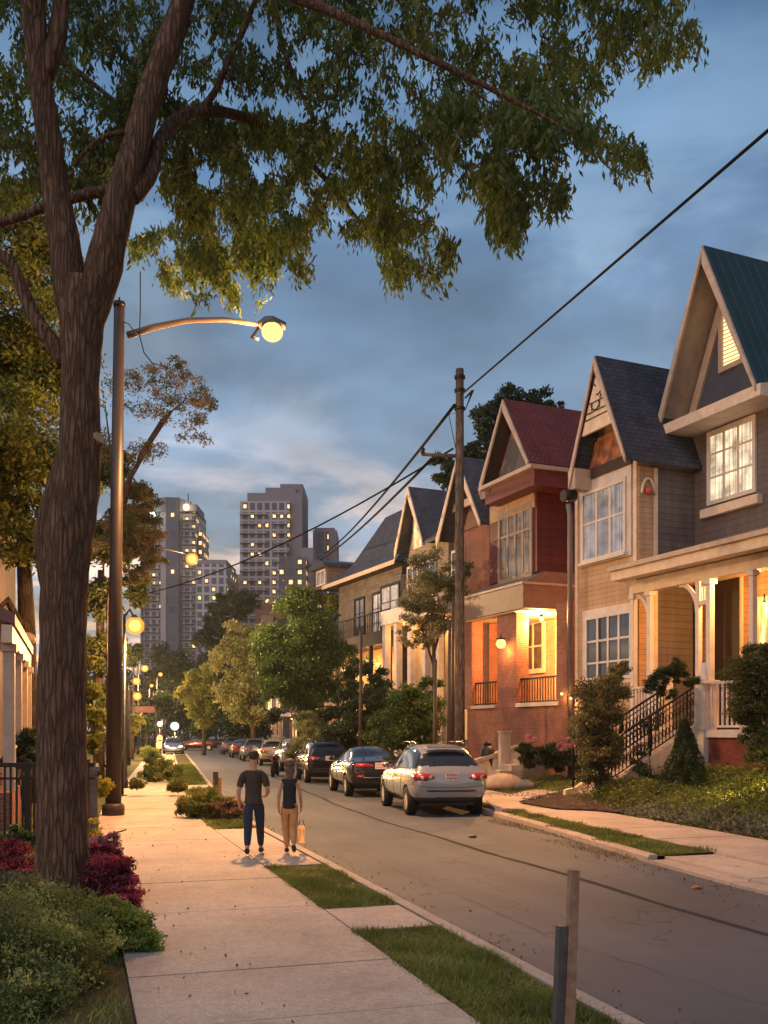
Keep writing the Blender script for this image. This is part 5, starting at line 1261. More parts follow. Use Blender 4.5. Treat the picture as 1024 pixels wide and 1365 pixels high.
# iron fence with stone pier
fz=17.4
pA=GX(52,fz); pB=GX(-60,fz); dF=(pA-pB); L_=dF.length; ang=math.atan2(dF.y,dF.x)
fe=empty('iron_fence',(pB.x,pB.y,.1),ang,label='black iron picket fence on the left in front of the porch',cat='fence',group='black iron fencing')
mb=MB(); 
mb.box(0,L_+1.0,-.045,.045,1.36,1.44); mb.box(0,L_+1.0,-.025,.025,1.14,1.18); mb.box(0,L_+1.0,-.025,.025,.12,.17); mb.build('rail',DARKMETAL,fe)
mb=MB(); k=0; x=.05
while x<L_+.95: mb.box(x-.016,x+.016,-.016,.016,.0,1.37); x+=.105
mb.build('pickets',DARKMETAL,fe)
for x in (.0,1.3,2.35): mb=MB(); mb.box(x-.05,x+.05,-.05,.05,0,1.5); mb.build('post',DARKMETAL,fe)
pp=GX(120,17.8)
mb=MB(); mb.box(-.13,.13,-.13,.13,0,1.28); mb.box(-.17,.17,-.17,.17,1.28,1.36); mb.prism([(-.15,1.36),(.15,1.36),(0,1.42)],'x',-.15,.15); pi_=mb.build('stone_pier',bricky('grey_pier_stone',(.20,.18,.17),(.24,.22,.2),(.15,.13,.12),.6,.3,.008)); pi_.location=(pp.x,pp.y,.1); tag(pi_,'grey stone gate pier between the big tree and the street lamp','pier')
f2=empty('iron_fence',(pp.x+.02,pp.y+.2,.1),0,label='short run of black iron fence behind the stone pier along the sidewalk',cat='fence',group='black iron fencing')
mb=MB(); mb.box(-.03,.03,0,4.4,1.2,1.26); mb.box(-.02,.02,0,4.4,.12,.16); mb.build('rail',DARKMETAL,f2)
mb=MB()
for k in range(36): mb.box(-.014,.014,.06+k*.12,.09+k*.12,0,1.22)
mb.build('pickets',DARKMETAL,f2)
# thin sign post with ivy by sidewalk
b_=GX(163,30); mb=MB(); mb.tube([(b_.x,b_.y,.1),(b_.x,b_.y,1.75)],[.05,.045],8); mb.tube([(b_.x,b_.y,.1),(b_.x,b_.y,.16)],[.14,.14],10); tag(mb.build('short_post',DARKMETAL),'short dark post on the left sidewalk edge behind the street lamp','post')
# weathered marker post by kerb
b_=GX(288,24.5); mk=empty('marker_post',(b_.x,b_.y,.1),0,label='short weathered wooden marker post in the grass tuft near the kerb',cat='post')
mb=MB(); mb.box(-.07,.05,-.07,.07,0,.98); mb.build('wood',POLEM,mk); mb=MB(); mb.box(.055,.13,-.05,.05,.1,.85); mb.build('side_board',paint('orange_faded_board',(.35,.14,.07)),mk)
# stakes in the foreground verge
p=G(756,1420,.1); q=P(765,1160,(p-CAM).dot(FW)+.05)
mb=MB(); mb.bar((p.x,p.y,.0),q,.06,.045,up=(0,1,0)); tag(mb.build('wooden_stake',paint('weathered_stake',(.28,.17,.11),.8,.35,12,.3)),'taller tan wooden stake leaning in the foreground grass','stake','stakes by the kerb')
p=G(747,1420,.1); q=P(749,1234,(p-CAM).dot(FW)+.02)
mb=MB(); mb.bar((p.x-.02,p.y+.02,.0),q,.055,.05,up=(0,1,0)); tag(mb.build('metal_stake',paint('grey_stake',(.075,.07,.07),.6,.3,12,.2)),'shorter dark grey stake beside the tan wooden one','stake','stakes by the kerb')
# red house frontage objects
p=GX(658,37.3); 
ur=empty('bin',(p.x-.25,p.y,.3),0,label='dark rounded bin against the brick base of the red porch house',cat='bin')
mb=MB(); mb.lathe((0,0,0),[(.22,0),(.26,.1),(.30,.8),(.27,1.1),(.15,1.28)],14); mb.build('drum',PLAST,ur); mb=MB(); mb.lathe((0,0,1.26),[(.17,0),(.12,.12),(.03,.16)],12); mb.build('lid',DARKMETAL,ur)
mb=MB(); mb.box(-.06,.06,-.32,.32,0,1.75); mb.box(-.09,.09,-.36,.36,1.75,1.82); o=mb.build('display_board',paint('white_board',(.5,.46,.43),.6)); o.location=(p.x+.3,p.y-.35,.3); o.rotation_euler=(0,0,R(-60)); tag(o,'narrow white panel leaning behind the dark bin','panel')
p=GX(672,33.2); mb=MB(); mb.ball((0,0,0),1,n=10,sz=.42); o=mb.build('garden_boulder',paint('pale_boulder',(.38,.29,.22),.8,.2,3,.4)); o.scale=(.75,.6,.85); o.location=(p.x,p.y,.32); o.rotation_euler=(0,.06,.3); tag(o,'large smooth pale boulder on the lawn behind the silver station wagon','boulder','boulders on the lawn')
p=GX(697,33.0); mb=MB(); mb.ball((0,0,0),1,n=10,sz=.4); o=mb.build('garden_boulder',paint('grey_boulder',(.28,.24,.22),.8,.2,3,.4)); o.scale=(.42,.4,.5); o.location=(p.x,p.y,.27); tag(o,'smaller flat grey boulder right of the large pale one','boulder','boulders on the lawn')
# path lights in the garden
for i,(px,py,zc,e) in enumerate(((973,1066,21.5,26),(1016,1052,22.5,14),(796,1075,27.2,5))):
    p=P(px,py,zc); o=empty('garden_light',(p.x,p.y,gz(p.x,p.y)),0,label=['bright yellow garden spotlight glowing in the ground cover','second yellow garden light at the right edge of the picture','small amber garden light at the foot of the stair railing'][i],cat='garden light',group='garden lights')
    h=max(p.z-o.location.z,.15); mb=MB(); mb.tube([(0,0,0),(0,0,h-.08)],.02,6); mb.lathe((0,0,h+.05),[(.09,0),(.02,.06)],10); mb.build('stem',DARKMETAL,o); mb=MB(); mb.ball((0,0,h),.055,n=6); mb.build('bulb',emit('yellow_bulb',(1,.75,.22),3),o,uv=False)
    lamp((p.x-.18,p.y-.2,p.z+.22),e,(1,.66,.15),.05)
# leaf on the road
p=G(928,1184,.01); mb=MB(); mb.add([(p.x-.09,p.y,.012),(p.x,p.y-.05,.03),(p.x+.1,p.y+.01,.014),(p.x,p.y+.06,.04)],[(0,1,2,3)]); mb.add([(p.x+.02,p.y+.05,.015),(p.x+.1,p.y+.03,.035),(p.x+.14,p.y+.1,.015),(p.x+.06,p.y+.12,.03)],[(0,1,2,3)]); tag(mb.build('fallen_leaf',paint('orange_leaf',(.55,.16,.05))),'orange fallen leaf lying on the road near the right kerb','leaf')
p=G(630,1116,.01); mb=MB(); mb.ball((p.x,p.y,.03),.09,n=6,sz=.35); tag(mb.build('stone',paint('road_stone',(.12,.1,.09))),'small flat stone on the road behind the silver station wagon','stone')
# ================= PLANTS =================
def blobs3(spec):
    """spec rows: px,py,zc,rpx,n[,depth factor] -> leaf points"""
    pts=[];tn=[]
    for row in spec:
        px,py,zc,rp,n=row[:5]; df=row[5] if len(row)>5 else 1.0
        r=rp/F*zc; c=P(px,py,zc); n=int(n*2.1); k=max(13,int(n/170)); q,t=blobpts((0,0,0),(r*1.1,r*1.1*df,r*.98),n,k,.34)
        w=np.array([[*RT],[*FW],[*UP]]); q=q@w+np.array(c); pts.append(q); tn.append(t)
    return np.concatenate(pts),np.concatenate(tn)
def tree(name,label,spec,trunk,tr,leafmat_,size,cat='tree',group=None,limbs=(),bark=BARK2,aspect=.42,droop=.3):
    """trunk: list of (px,py,zc); limbs: list of (list of (px,py,zc), r0, r1)"""
    b=GX(trunk[0][0],trunk[0][2]); o=empty(name,(b.x,b.y,0),0,label=label,cat=cat,group=group); off=Vector((b.x,b.y,0))
    mb=MB(); T=[P(*t)-off for t in trunk]; T[0].z=-.05; mb.tube(T,[tr*(1-.55*i/(len(T)-1)) for i in range(len(T))],12,jit=.06); mb.build('trunk',bark,o)
    for (l,r0,r1) in limbs:
        mb=MB(); T=[P(*t)-off for t in l]; mb.tube(T,[r0+(r1-r0)*i/(len(T)-1) for i in range(len(T))],8,jit=.06); mb.build('limb',bark,o)
    pts,tn=blobs3(spec); leaves('crown',pts-np.array(off),size,leafmat_,o,droop=droop,aspect=aspect,tints=tn)
    return o
# ---- the big foreground tree ----
Z=11.9
b=GX(88,Z); big=empty('shade_tree',(b.x,b.y,.1),0,label='huge furrowed-bark shade tree in the left foreground arching over the sidewalk',cat='tree'); off=Vector((b.x,b.y,.1))
def limb(name,pts,ws,zs=None,n=14,jit=.05,parent=None):
    P3=[];r=[]
    # catmull resample
    A=[(x,y,(zs[i] if zs else Z),ws[i]) for i,(x,y) in enumerate(pts)]
    out=[]
    for i in range(len(A)-1):
        p0=A[max(i-1,0)];p1=A[i];p2=A[i+1];p3=A[min(i+2,len(A)-1)]
        for k in range(4):
            t=k/4; out.append(tuple(.5*((2*b_)+(c_-a_)*t+(2*a_-5*b_+4*c_-d_)*t*t+(3*b_-a_-3*c_+d_)*t**3) for a_,b_,c_,d_ in zip(p0,p1,p2,p3)))
    out.append(A[-1])
    for x,y,z,w_ in out: P3.append(P(x,y,z)-off); r.append(w_/2/F*z)
    mb=MB(); mb.tube(P3,r,n,jit=jit); return mb.build(name,BARK,parent or big)
limb('trunk',[(86,1222),(84,1180),(83,1100),(82,1000),(83,900),(85,800),(91,720),(99,670),(106,600),(107,520),(109,450),(114,400),(118,378)],[98,78,67,65,62,60,64,62,56,49,54,62,60],n=26,jit=.035)
limb('limb',[(76,840),(66,770),(62,712),(72,660),(88,600)],[14,28,31,27,20],n=14)
limb('limb',[(106,470),(97,400),(87,330),(76,260),(66,190),(54,110),(46,30),(40,-60),(35,-160)],[36,44,41,37,33,31,30,26,20],[Z,Z,Z,Z,Z-.1,Z-.2,Z-.3,Z-.5,Z-.6],n=16)
limb('limb',[(60,100),(76,50),(82,0),(90,-80)],[24,24,20,14],[Z-.2]*4,n=12)
limb('limb',[(117,440),(135,370),(150,305),(166,245),(182,190),(205,110),(230,45),(250,-20),(285,-140)],[36,48,43,39,36,34,32,29,24],[Z,Z,Z,Z,Z+.1,Z+.2,Z+.3,Z+.4,Z+.5],n=18)
limb('limb',[(176,262),(200,232),(212,190),(236,160),(270,148),(310,152),(350,168),(395,200),(440,245),(475,290),(505,318)],[24,22,19,17,16,13,11,9,7,5,3],[Z,Z+.2,Z+.4,Z+.7,Z+1,Z+1.5,Z+2,Z+2.6,Z+3.2,Z+3.8,Z+4.2],n=10)
limb('limb',[(262,150),(285,125),(305,80),(325,40),(340,0),(360,-60)],[10,9,8,7,6,4],[Z+1,Z+1,Z+1.1,Z+1.2,Z+1.2,Z+1.3],n=8)
limb('limb',[(88,485),(66,452),(45,420),(30,385),(15,352),(-10,335),(-60,310)],[24,22,19,17,16,15,12],n=10)
limb('limb',[(170,252),(130,256),(95,264),(60,275),(25,290),(-20,302)],[17,15,15,14,12,11],n=10)
limb('limb',[(166,176),(140,182),(115,200),(98,222)],[8,7,6,4],n=8)
limb('limb',[(270,-80),(360,-20),(430,10),(500,42),(560,72),(620,100),(680,132),(730,158),(765,178)],[22,16,13,10,9,8,6,4,2],[Z,Z-.5,Z-.8,Z-1,Z-1.1,Z-1.2,Z-1.3,Z-1.4,Z-1.5],n=10)
limb('limb',[(620,98),(640,128),(665,142)],[4,3,2],[Z-1.2]*3,n=6)
limb('limb',[(20,-20),(60,60),(110,100),(160,140)],[12,10,7,4],[Z+1]*4,n=8)
limb('limb',[(370,-40),(372,40),(395,110),(420,160)],[10,8,6,3],[Z+1.4]*4,n=8)
mb=MB(); q=P(131,584,Z-.12)-off; mb.tube([P(114,600,Z)-off,q],[.16,.085],12); mb.build('cut_limb',BARK,big)
mb=MB(); mb.tube([q,q+(q-(P(112,600,Z)-off)).normalized()*.02],[.075,.075],12); mb.build('cut_face',paint('cut_wood',(.42,.26,.14)),big)
# crown: drooping leafy twigs filling the outline of the canopy in depth
def inpoly(x,y,poly):
    c=np.zeros(len(x),bool); n=len(poly)
    for i in range(n):
        x0,y0=poly[i];x1,y1=poly[(i+1)%n]
        k=((y0>y)!=(y1>y))&(x<(x1-x0)*(y-y0)/((y1-y0) if y1!=y0 else 1e-9)+x0); c^=k
    return c
POLYS=[ # polygon, twig count, zc range at left, at right
 ([(-60,-150),(960,-150),(900,0),(925,40),(935,75),(905,85),(880,92),(845,110),(800,132),(770,150),(735,128),(700,150),(655,160),(640,190),(600,160),(560,190),(520,150),(480,190),(430,160),(380,130),(300,120),(240,110),(150,200),(90,210),(0,200),(-60,220)],3300,(12.3,16)),
 ([(560,150),(700,130),(790,150),(850,195),(862,225),(838,228),(800,205),(765,195),(740,215),(758,268),(735,285),(705,272),(700,320),(682,335),(655,318),(655,290),(640,262),(600,235),(575,200)],600,(11,13.5)),
 ([(230,150),(330,160),(430,170),(520,170),(570,190),(560,230),(580,262),(560,290),(602,330),(604,372),(588,385),(545,368),(530,388),(512,372),(470,318),(430,318),(400,350),(415,372),(398,378),(350,320),(290,330),(245,300),(215,260),(240,200)],1700,(13,19)),
 ([(172,330),(215,318),(260,300),(330,318),(375,330),(370,350),(365,402),(345,416),(300,412),(262,415),(240,395),(205,375),(178,352)],620,(18,22)),
 ([(-40,200),(80,200),(160,120),(240,120),(230,200),(190,240),(140,260),(80,250),(20,280),(-40,290)],520,(12.6,15)),
 ([(100,250),(150,262),(150,330),(110,300)],30,(12,13)),
]
pts=[];dirs=[];tw=[];tints=[]
for poly,n,(za,zb) in POLYS:
    xs=[p_[0] for p_ in poly]; ys_=[p_[1] for p_ in poly]; got=0
    X=rng.uniform(min(xs),max(xs),n*8); Y=rng.uniform(min(ys_),max(ys_),n*8)
    k=inpoly(X,Y,poly)
    # clumpy density (gaps where the sky shows)
    nz=np.sin(X*.045+2*np.sin(Y*.021))*np.sin(Y*.055+1.7*np.sin(X*.028+1))+.5*np.sin(X*.11+Y*.07)*np.sin(Y*.13-X*.05)
    k&=(nz+rng.normal(size=len(X))*.28>-.12)
    X=X[k][:n];Y=Y[k][:n]; zc=rng.uniform(za,zb,len(X))
    for x,y,z in zip(X,Y,zc):
        tw.append((P(x,y-14,z),float(nz.mean())))
for p_,t_ in tw:
    a=random.uniform(0,2*math.pi); ln=random.uniform(.22,.45); d=Vector((math.cos(a)*.6,math.sin(a)*.6,-.2)); tt=random.random()
    pos=Vector(p_)-d*ln*.5
    for k in range(15):
        s=k/15*ln; drp=-.7*(s*s)/ln; side=1 if k%2 else -1
        q=pos+d*s+Vector((0,0,drp)); per=Vector((-d.y,d.x,0))*side
        dr=(d*.8+per*.8+Vector((0,0,-.75-s)))
        pts.append((q.x+dr.x*.04+random.gauss(0,.035),q.y+dr.y*.04+random.gauss(0,.035),q.z+dr.z*.03+random.gauss(0,.035))); dirs.append(dr); tints.append(tt)
leaves('crown',np.array(pts)-np.array(off),.118,LEAF_BIG,big,droop=.2,aspect=.34,dirs=np.array([v.normalized()[:] for v in dirs]),tints=np.array(tints))
# twig stems
mb=MB()
for p_,t_ in tw[::14]:
    q=Vector(p_)-off; mb.tube([q+Vector((random.gauss(0,.1),random.gauss(0,.1),.14)),q,q+Vector((random.gauss(0,.08),random.gauss(0,.08),-.12))],[.008,.006,.003],4,cap=False)
tag(mb.build('twigs',BARK,big,uv=False),kind='stuff')

# ---- background trees, left ----
tree('golden_tree','tall golden-green tree behind the big trunk at the left edge',
 [(20,300,26,60,2600),(60,360,27,45,1700),(10,420,26,70,3000),(60,500,27,60,2800),(10,560,26,70,3200),(50,640,27,60,2600),(5,700,26,60,2300),(60,720,27,40,1300),(-50,500,27,90,2500)],
 [(38,1010,27),(36,850,27),(30,700,27),(25,500,27)],.28,leafmat('golden_green_leaf',(.10,.14,.025),(.28,.27,.04),.5),.17,limbs=[([(36,850,27),(10,800,26.5),(-20,830,26)],.14,.08)])
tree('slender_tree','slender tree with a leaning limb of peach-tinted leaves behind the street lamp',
 [(195,600,34,26,420),(250,520,34,30,650),(215,545,34,28,480),(275,535,34,18,300),(262,572,34,24,360),(235,492,34,16,220),(200,500,34,22,260),(160,520,34,28,400),(140,600,35,30,600),(175,660,35,22,360),(190,700,35,26,900),(160,720,35,30,1000),(205,745,35,16,400),(185,730,35,24,1200),(190,680,35,20,900),(178,650,35,16,600),(175,770,35,18,900)],
 [(146,1040,35),(146,800,35),(160,700,35),(172,640,34.5),(200,590,34.2),(228,548,34)],.13,leafmat('peach_leaf',(.09,.11,.03),(.34,.22,.09),.5),.11,limbs=[([(172,645,34.5),(190,600,34.3),(215,560,34),(250,530,34)],.06,.02),([(160,700,35),(150,620,35),(140,540,35)],.08,.02)])
tree('leafy_tree','dense olive-green tree between the big trunk and the street lamp pole',
 [(135,620,38,34,1800),(140,720,38,36,2400),(128,800,38,30,2000),(140,870,38,30,1800),(185,790,40,20,900),(130,940,38,24,1200),(165,700,40,30,1500),(190,660,40,14,400)],
 [(132,1010,38),(132,900,38),(134,760,38)],.22,leafmat('olive_leaf',(.07,.085,.02),(.14,.13,.03),.45),.2)
tree('shrubby_tree','small golden-lit shrub tree low between the trunk and the lamp pole',
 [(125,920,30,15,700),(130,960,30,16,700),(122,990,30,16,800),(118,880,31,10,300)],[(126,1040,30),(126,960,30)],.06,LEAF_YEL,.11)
# far greenery along the left sidewalk
for i,(px,py,zc,r,n,mt) in enumerate(((178,868,90,14,700,LEAF_DK),(195,950,100,18,900,LEAF_DK),(176,960,70,11,600,LEAF_YEL),(212,930,115,16,700,LEAF_DK))):
    tree('far_tree',['dark tree left of the uppermost small globe lamp','dark tree low behind the three stacked globe lamps','yellow lit tree low beside the street lamp pole','dark tree behind the white street lights'][i],[(px,py,zc,r,n),(px,py+r*.8,zc,r*.8,n//2)],[(px,1000,zc),(px,py,zc)],.15,mt,.34,group='far trees on the left')
# ---- trees beyond, centre ----
CT=[('far_tree','dark rounded tree in front of the left tower base',[(232,880,130,26,1500),(215,900,130,20,900),(250,905,130,22,1000)],LEAF_DK,.5,130,232),
('far_tree','dark tall tree directly left of the pink-tinted tree',[(285,850,120,22,1300),(292,820,120,16,800),(278,890,120,20,900)],LEAF_DK,.48,120,288),
('umbrella_pine','dark flat-topped pine standing in front of the central tower',[(322,805,110,19,1500,1),(302,802,110,13,600),(338,803,110,12,500)],LEAF_DK,.38,110,325),
('far_tree','dark tree at the end of the road behind the crossing car',[(255,940,125,24,1300),(240,955,125,18,700),(225,945,128,18,700)],LEAF_DK,.5,125,250),
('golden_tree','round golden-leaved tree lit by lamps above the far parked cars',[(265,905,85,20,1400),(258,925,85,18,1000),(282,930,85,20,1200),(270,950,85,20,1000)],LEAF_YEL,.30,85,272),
('flowering_tree','pale pinkish-gold tree in the middle, left of the big green street tree',[(322,850,70,22,1400),(310,880,70,26,1800),(338,900,70,28,2000),(318,925,70,28,1800),(345,870,70,20,1100),(330,950,70,26,1400)],LEAF_PALE,.24,70,338),
('street_tree','large bushy green street tree behind the parked black cars',[(400,835,55,38,3400),(372,865,55,32,2600),(432,870,55,34,2800),(400,890,55,42,3600),(372,912,55,28,2000),(435,915,55,28,2000),(405,925,55,34,2400),(398,805,55,20,1200)],LEAF_GRN,.2,55,399),
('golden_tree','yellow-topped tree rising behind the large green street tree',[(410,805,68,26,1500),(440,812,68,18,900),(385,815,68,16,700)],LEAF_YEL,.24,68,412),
('far_tree','dark tree filling the gap below the golden and pale trees',[(300,960,95,26,1500),(330,965,92,24,1300),(275,965,98,20,1000),(355,960,90,20,900)],LEAF_DK,.36,95,305)]
for nm,lb,sp,mt,sz,zc,px in CT:
    tree(nm,lb,sp,[(px,1000,zc),(px,sp[0][1]+10,zc)],.2 if zc>60 else .16,mt,sz,limbs=[([(px,sp[0][1]+50,zc),(px+8,sp[0][1]+15,zc)],.08,.03),([(px,sp[0][1]+60,zc),(px-9,sp[0][1]+20,zc)],.08,.03)] if zc<100 else ())
# ---- right-hand trees and shrubs ----
tree('pale_tree','pale blossoming small tree in front of the cream portico house',[(575,760,44,30,1500),(560,790,44,28,1400),(595,790,44,26,1300),(550,820,44,22,900),(590,820,44,24,1000),(570,845,44,18,500),(612,760,44,16,500),(545,850,44,14,300)],[(580,1005,44),(579,900,44),(577,800,44)],.13,leafmat('pale_green_blossom',(.13,.15,.05),(.42,.36,.20),.4),.14,limbs=[([(579,890,44),(560,830,44),(552,800,44)],.06,.02),([(579,870,44),(598,800,44)],.06,.02)])
tree('back_tree','dark-leaved tree standing behind the red shingle gable',[(650,560,58,24,900),(640,600,58,20,700),(680,545,58,26,900),(722,540,58,22,600),(628,640,58,18,500),(600,640,58,18,450),(655,620,58,26,900),(735,545,58,14,260),(590,615,58,12,200)],[(655,1000,58),(655,700,58),(660,560,58)],.3,LEAF_DK,.3)
def shrub(name,label,spec,mat,size,zc,px,cat='shrub',group=None,trunk=True,base=None,aspect=.45):
    b=GX(px,zc); o=empty(name,(b.x,b.y,gz(b.x,b.y) if b.x>11 else .1),0,label=label,cat=cat,group=group); off=Vector(o.location)
    pts,tn=blobs3(spec); pts[:,2]=np.maximum(pts[:,2],off.z-.05+rng.random(len(pts))*.2); leaves('foliage',pts-np.array(off),size,mat,o,tints=tn,aspect=aspect)
    if trunk:
        mb=MB(); t=P(spec[0][0],spec[0][1],spec[0][2])-off
        for k in range(4): mb.tube([(random.gauss(0,.05),random.gauss(0,.05),-.05),(t.x*.5+random.gauss(0,.12),t.y*.5+random.gauss(0,.12),t.z*.5),(t.x+random.gauss(0,.2),t.y+random.gauss(0,.2),t.z)],[.03,.025,.012],6)
        mb.build('stems',BARK2,o)
    return o
shrub('tall_hedge','large rounded green shrub behind the silver station wagon roof',[(540,960,37,34,3400),(520,975,37,28,2200),(565,950,37,28,2400),(545,930,37,24,1600),(560,985,37,24,1400),(575,915,38,16,800)],LEAF_GRN,.12,37,545)
shrub('dark_shrub','dark bushes with bare twigs behind the black sedan',[(470,975,42,30,2600),(450,985,42,24,1700),(490,950,42,26,1900),(445,955,43,18,900),(480,920,43,22,1200),(465,935,43,22,1200),(500,960,42,20,1000)],LEAF_DK,.13,42,470)
shrub('pale_shrub','pale orange-lit shrub by the black boxy car',[(425,985,46,22,1500),(410,965,47,18,1000),(400,1000,46,16,800)],LEAF_PALE,.14,46,420)
shrub('dark_shrub','dark shrub under the balcony of the mansard house',[(500,900,46,20,1100),(515,935,45,20,1100),(470,890,47,18,800)],LEAF_DK,.14,46,505)
for i,(px,zc,h) in enumerate(((480,40,6.3),(579,34,4.6),(598,34.5,6.0),(603,36,7))):
    b_=GX(px,zc); mb=MB(); mb.tube([(b_.x,b_.y,0),(b_.x+.05,b_.y,h)],[.09,.06],8); tag(mb.build('bare_pole',BROWNDK),['thin dark pole rising behind the black sedan','shorter of the dark poles left of the utility pole','taller dark pole just left of the utility pole','dark pole nearest the utility pole'][i],'pole','dark poles among the shrubs')
shrub('climbing_shrub','tall trailing shrub growing beside the stair foot in front of the tan house',[(800,930,26.5,31,4200),(792,962,26.5,30,4200),(800,1000,26.5,27,3600),(818,915,26.5,20,1100),(790,1030,26.5,18,1000),(805,1045,26.5,14,600),(828,893,26.8,12,500)],leafmat('tan_green_leaf',(.07,.085,.03),(.17,.14,.06),.4),.075,26.5,800)
b=GX(913,24.6); zb=gz(b.x,b.y); cf=empty('conifer_shrub',(b.x,b.y,zb),0,label='dark cone-shaped evergreen beside the concrete stair wall',cat='shrub')
n=15000; t=rng.random(n)**.75; hh=1.95*(1-t); aa=rng.uniform(0,2*np.pi,n); lob=.85+.15*np.sin(aa*5+hh*4)+.1*np.sin(aa*9-hh*7); rr=(.06+.70*t)*lob*(1-.30*rng.random(n)**2)
leaves('foliage',np.stack([rr*np.cos(aa),rr*np.sin(aa),hh+rng.normal(size=n)*.03],1),.075,LEAF_DK,cf,droop=-.3,aspect=.3)
mb=MB(); mb.tube([(0,0,-.05),(0,0,1.7)],[.05,.015],6); mb.build('trunk',BARK2,cf)
shrub('leafy_shrub','round green shrub overhanging the white balustrade at the right edge',[(1000,905,23.3,30,4600),(1022,925,23.3,34,4600),(996,938,23.3,24,3000),(1015,880,23.3,24,2600),(1012,962,23.4,20,1800),(1008,985,23.2,18,1500),(1015,1010,23.1,20,1500)],leafmat('warm_green_leaf',(.06,.085,.025),(.13,.12,.035),.4),.07,22.6,1012,trunk=False)
shrub('potted_fern','dark fern-like plant spilling over the top of the stair railing',[(895,893,27.6,15,900),(914,903,27.6,14,800),(878,907,27.6,14,700),(890,922,27.6,12,400),(868,918,27.6,9,200),(905,885,27.5,9,250)],LEAF_DK,.11,27.6,897,trunk=False,cat='plant',aspect=.22)
shrub('vine','small climbing vine wound around the lower stair railing',[(855,1000,26.5,10,260),(858,1030,26.3,13,420),(845,1020,26.4,9,200),(857,965,26.6,7,130)],LEAF_DK,.06,26.4,857,cat='plant')
shrub('potted_plant','orange-lit leafy plant on the far newel post by the tan house window',[(823,896,28.6,11,420)],LEAF_YEL,.06,28.6,823,trunk=False,cat='plant')
# spiky hedge and flower fringe at red house
shrub('spiky_hedge','dark spiky low hedge in front of the red house steps',[(715,1010,34,16,1500),(735,1008,34,17,1600),(755,1012,34,16,1500),(700,1000,34,10,500)],LEAF_DK,.16,34,730,trunk=False,aspect=.2)
shrub('flower_row','row of small pink flowers above the spiky hedge',[(750,990,34,9,160),(765,993,34,8,120),(706,985,34,7,90)],PETAL_P,.09,34,750,cat='flowers',trunk=False)
# ground cover bank
def cover(name,label,pxs,mat,size,n,zoff,kind='stuff',spread=.5,h=.3):
    pts=[]
    for _ in range(n):
        i=random.randrange(len(pxs)); x,y=pxs[i]; x+=random.gauss(0,spread*.6); y+=random.gauss(0,spread*.6)
        z=gz(x,y)+ random.random()**.7*h*(.6+.4*math.sin(x*3.1+y*2.2)*math.sin(y*2.7)); pts.append((x,y,z+zoff))
    return tag(leaves(name,pts,size,mat,None,droop=-.1),label,None,None,kind)
bank=[(12.6+i*.45+.02*j,13+j*.6) for i in range(9) for j in range(19) if 12.6+i*.45>sw1(13+j*.6)+.45]
cover('ground_cover',None,bank,leafmat('cover_leaf',(.07,.11,.025),(.19,.20,.04),.4),.085,60000,.02,h=.62)
edge=[(sw1(13+j*.25)+.45,13+j*.25) for j in range(30)]
cover('silver_edging_plants',None,edge,LEAF_SILV,.07,11000,.02,spread=.32,h=.42)
m=M('mulch'); co=m.coord('Object'); m.set(m.mix((.035,.024,.02),(.14,.10,.085),m.thr(m.noise(9,5,co),.45,.7)),.95,0,.1); m.bump(m.noise(14,5,co),1,.06)
# mulch bed between path and sidewalk
PM=[gr(693,1070),gr(726,1062),gr(768,1055),gr(815,1052),gr(835,1066),gr(830,1084),gr(790,1080),gr(740,1078)]
mb=MB(); n=len(PM); cx_=sum(p_[0] for p_ in PM)/n; cy_=sum(p_[1] for p_ in PM)/n
mb.add([(x,y,.17) for x,y in PM]+[(cx_,cy_,.34)],[(i,(i+1)%n,n) for i in range(n)]); tag(mb.build('mulch_bed',m.m),kind='structure')
pp_=[(cx_+random.gauss(0,.7),cy_+random.gauss(0,1.2)) for _ in range(60)]
cover('dry_leaf_litter',None,pp_,leafmat('dry_litter',(.10,.08,.07),(.26,.2,.17),.2),.08,2200,.05,spread=.4,h=.16)
# ---- left foreground planting ----
shrub('green_bush','big grey-green bush filling the bottom left corner',[(30,1230,8.4,62,5500),(75,1235,8.6,50,4200),(10,1260,7.8,70,5600),(100,1265,8.0,46,3400),(50,1290,7.5,62,5200),(-20,1310,7.2,70,4200),(40,1335,7.0,50,3000)],leafmat('grey_green_leaf',(.06,.10,.025),(.36,.38,.12),.45),.034,8.6,40,aspect=.4)
shrub('green_bush','bright green low bush spilling onto the sidewalk edge',[(160,1245,9.0,38,4200),(130,1240,9.2,34,3200),(188,1262,8.9,26,2000),(150,1222,9.4,26,1800)],leafmat('fresh_green_leaf',(.10,.17,.03),(.28,.33,.07),.4),.042,9.2,160,aspect=.4)
shrub('burgundy_bush','burgundy-leaved bush at the right foot of the big tree',[(148,1165,11.6,28,3000),(160,1190,11.3,24,1900),(138,1150,12,22,1800),(172,1208,11,15,700),(128,1140,12.6,16,900)],LEAF_RED,.045,11.6,150)
shrub('burgundy_bush','burgundy-leaved low plants left of the big tree trunk',[(20,1150,13,28,1800),(0,1165,12.5,26,1400),(38,1160,12.5,14,600)],LEAF_RED,.045,13,20)
shrub('flowering_bush','lilac and magenta flowering plant in front of the stone pier',[(138,1128,14.5,20,1300),(128,1140,14,16,900),(148,1140,14,12,500)],leafmat('lilac_petal',(.20,.08,.12),(.42,.22,.28),.4),.05,14.5,138)
shrub('yellow_shrub','small bright yellow-green shrub beside the street lamp base',[(138,1045,18.5,12,500),(137,1053,18.5,9,300)],PETAL_Y,.06,18.5,138,trunk=False)
shrub('yellow_flowers','few yellow flowers under the stone pier',[(128,1110,16,8,160),(126,1095,16,6,90)],PETAL_Y,.045,16,127,cat='flowers')
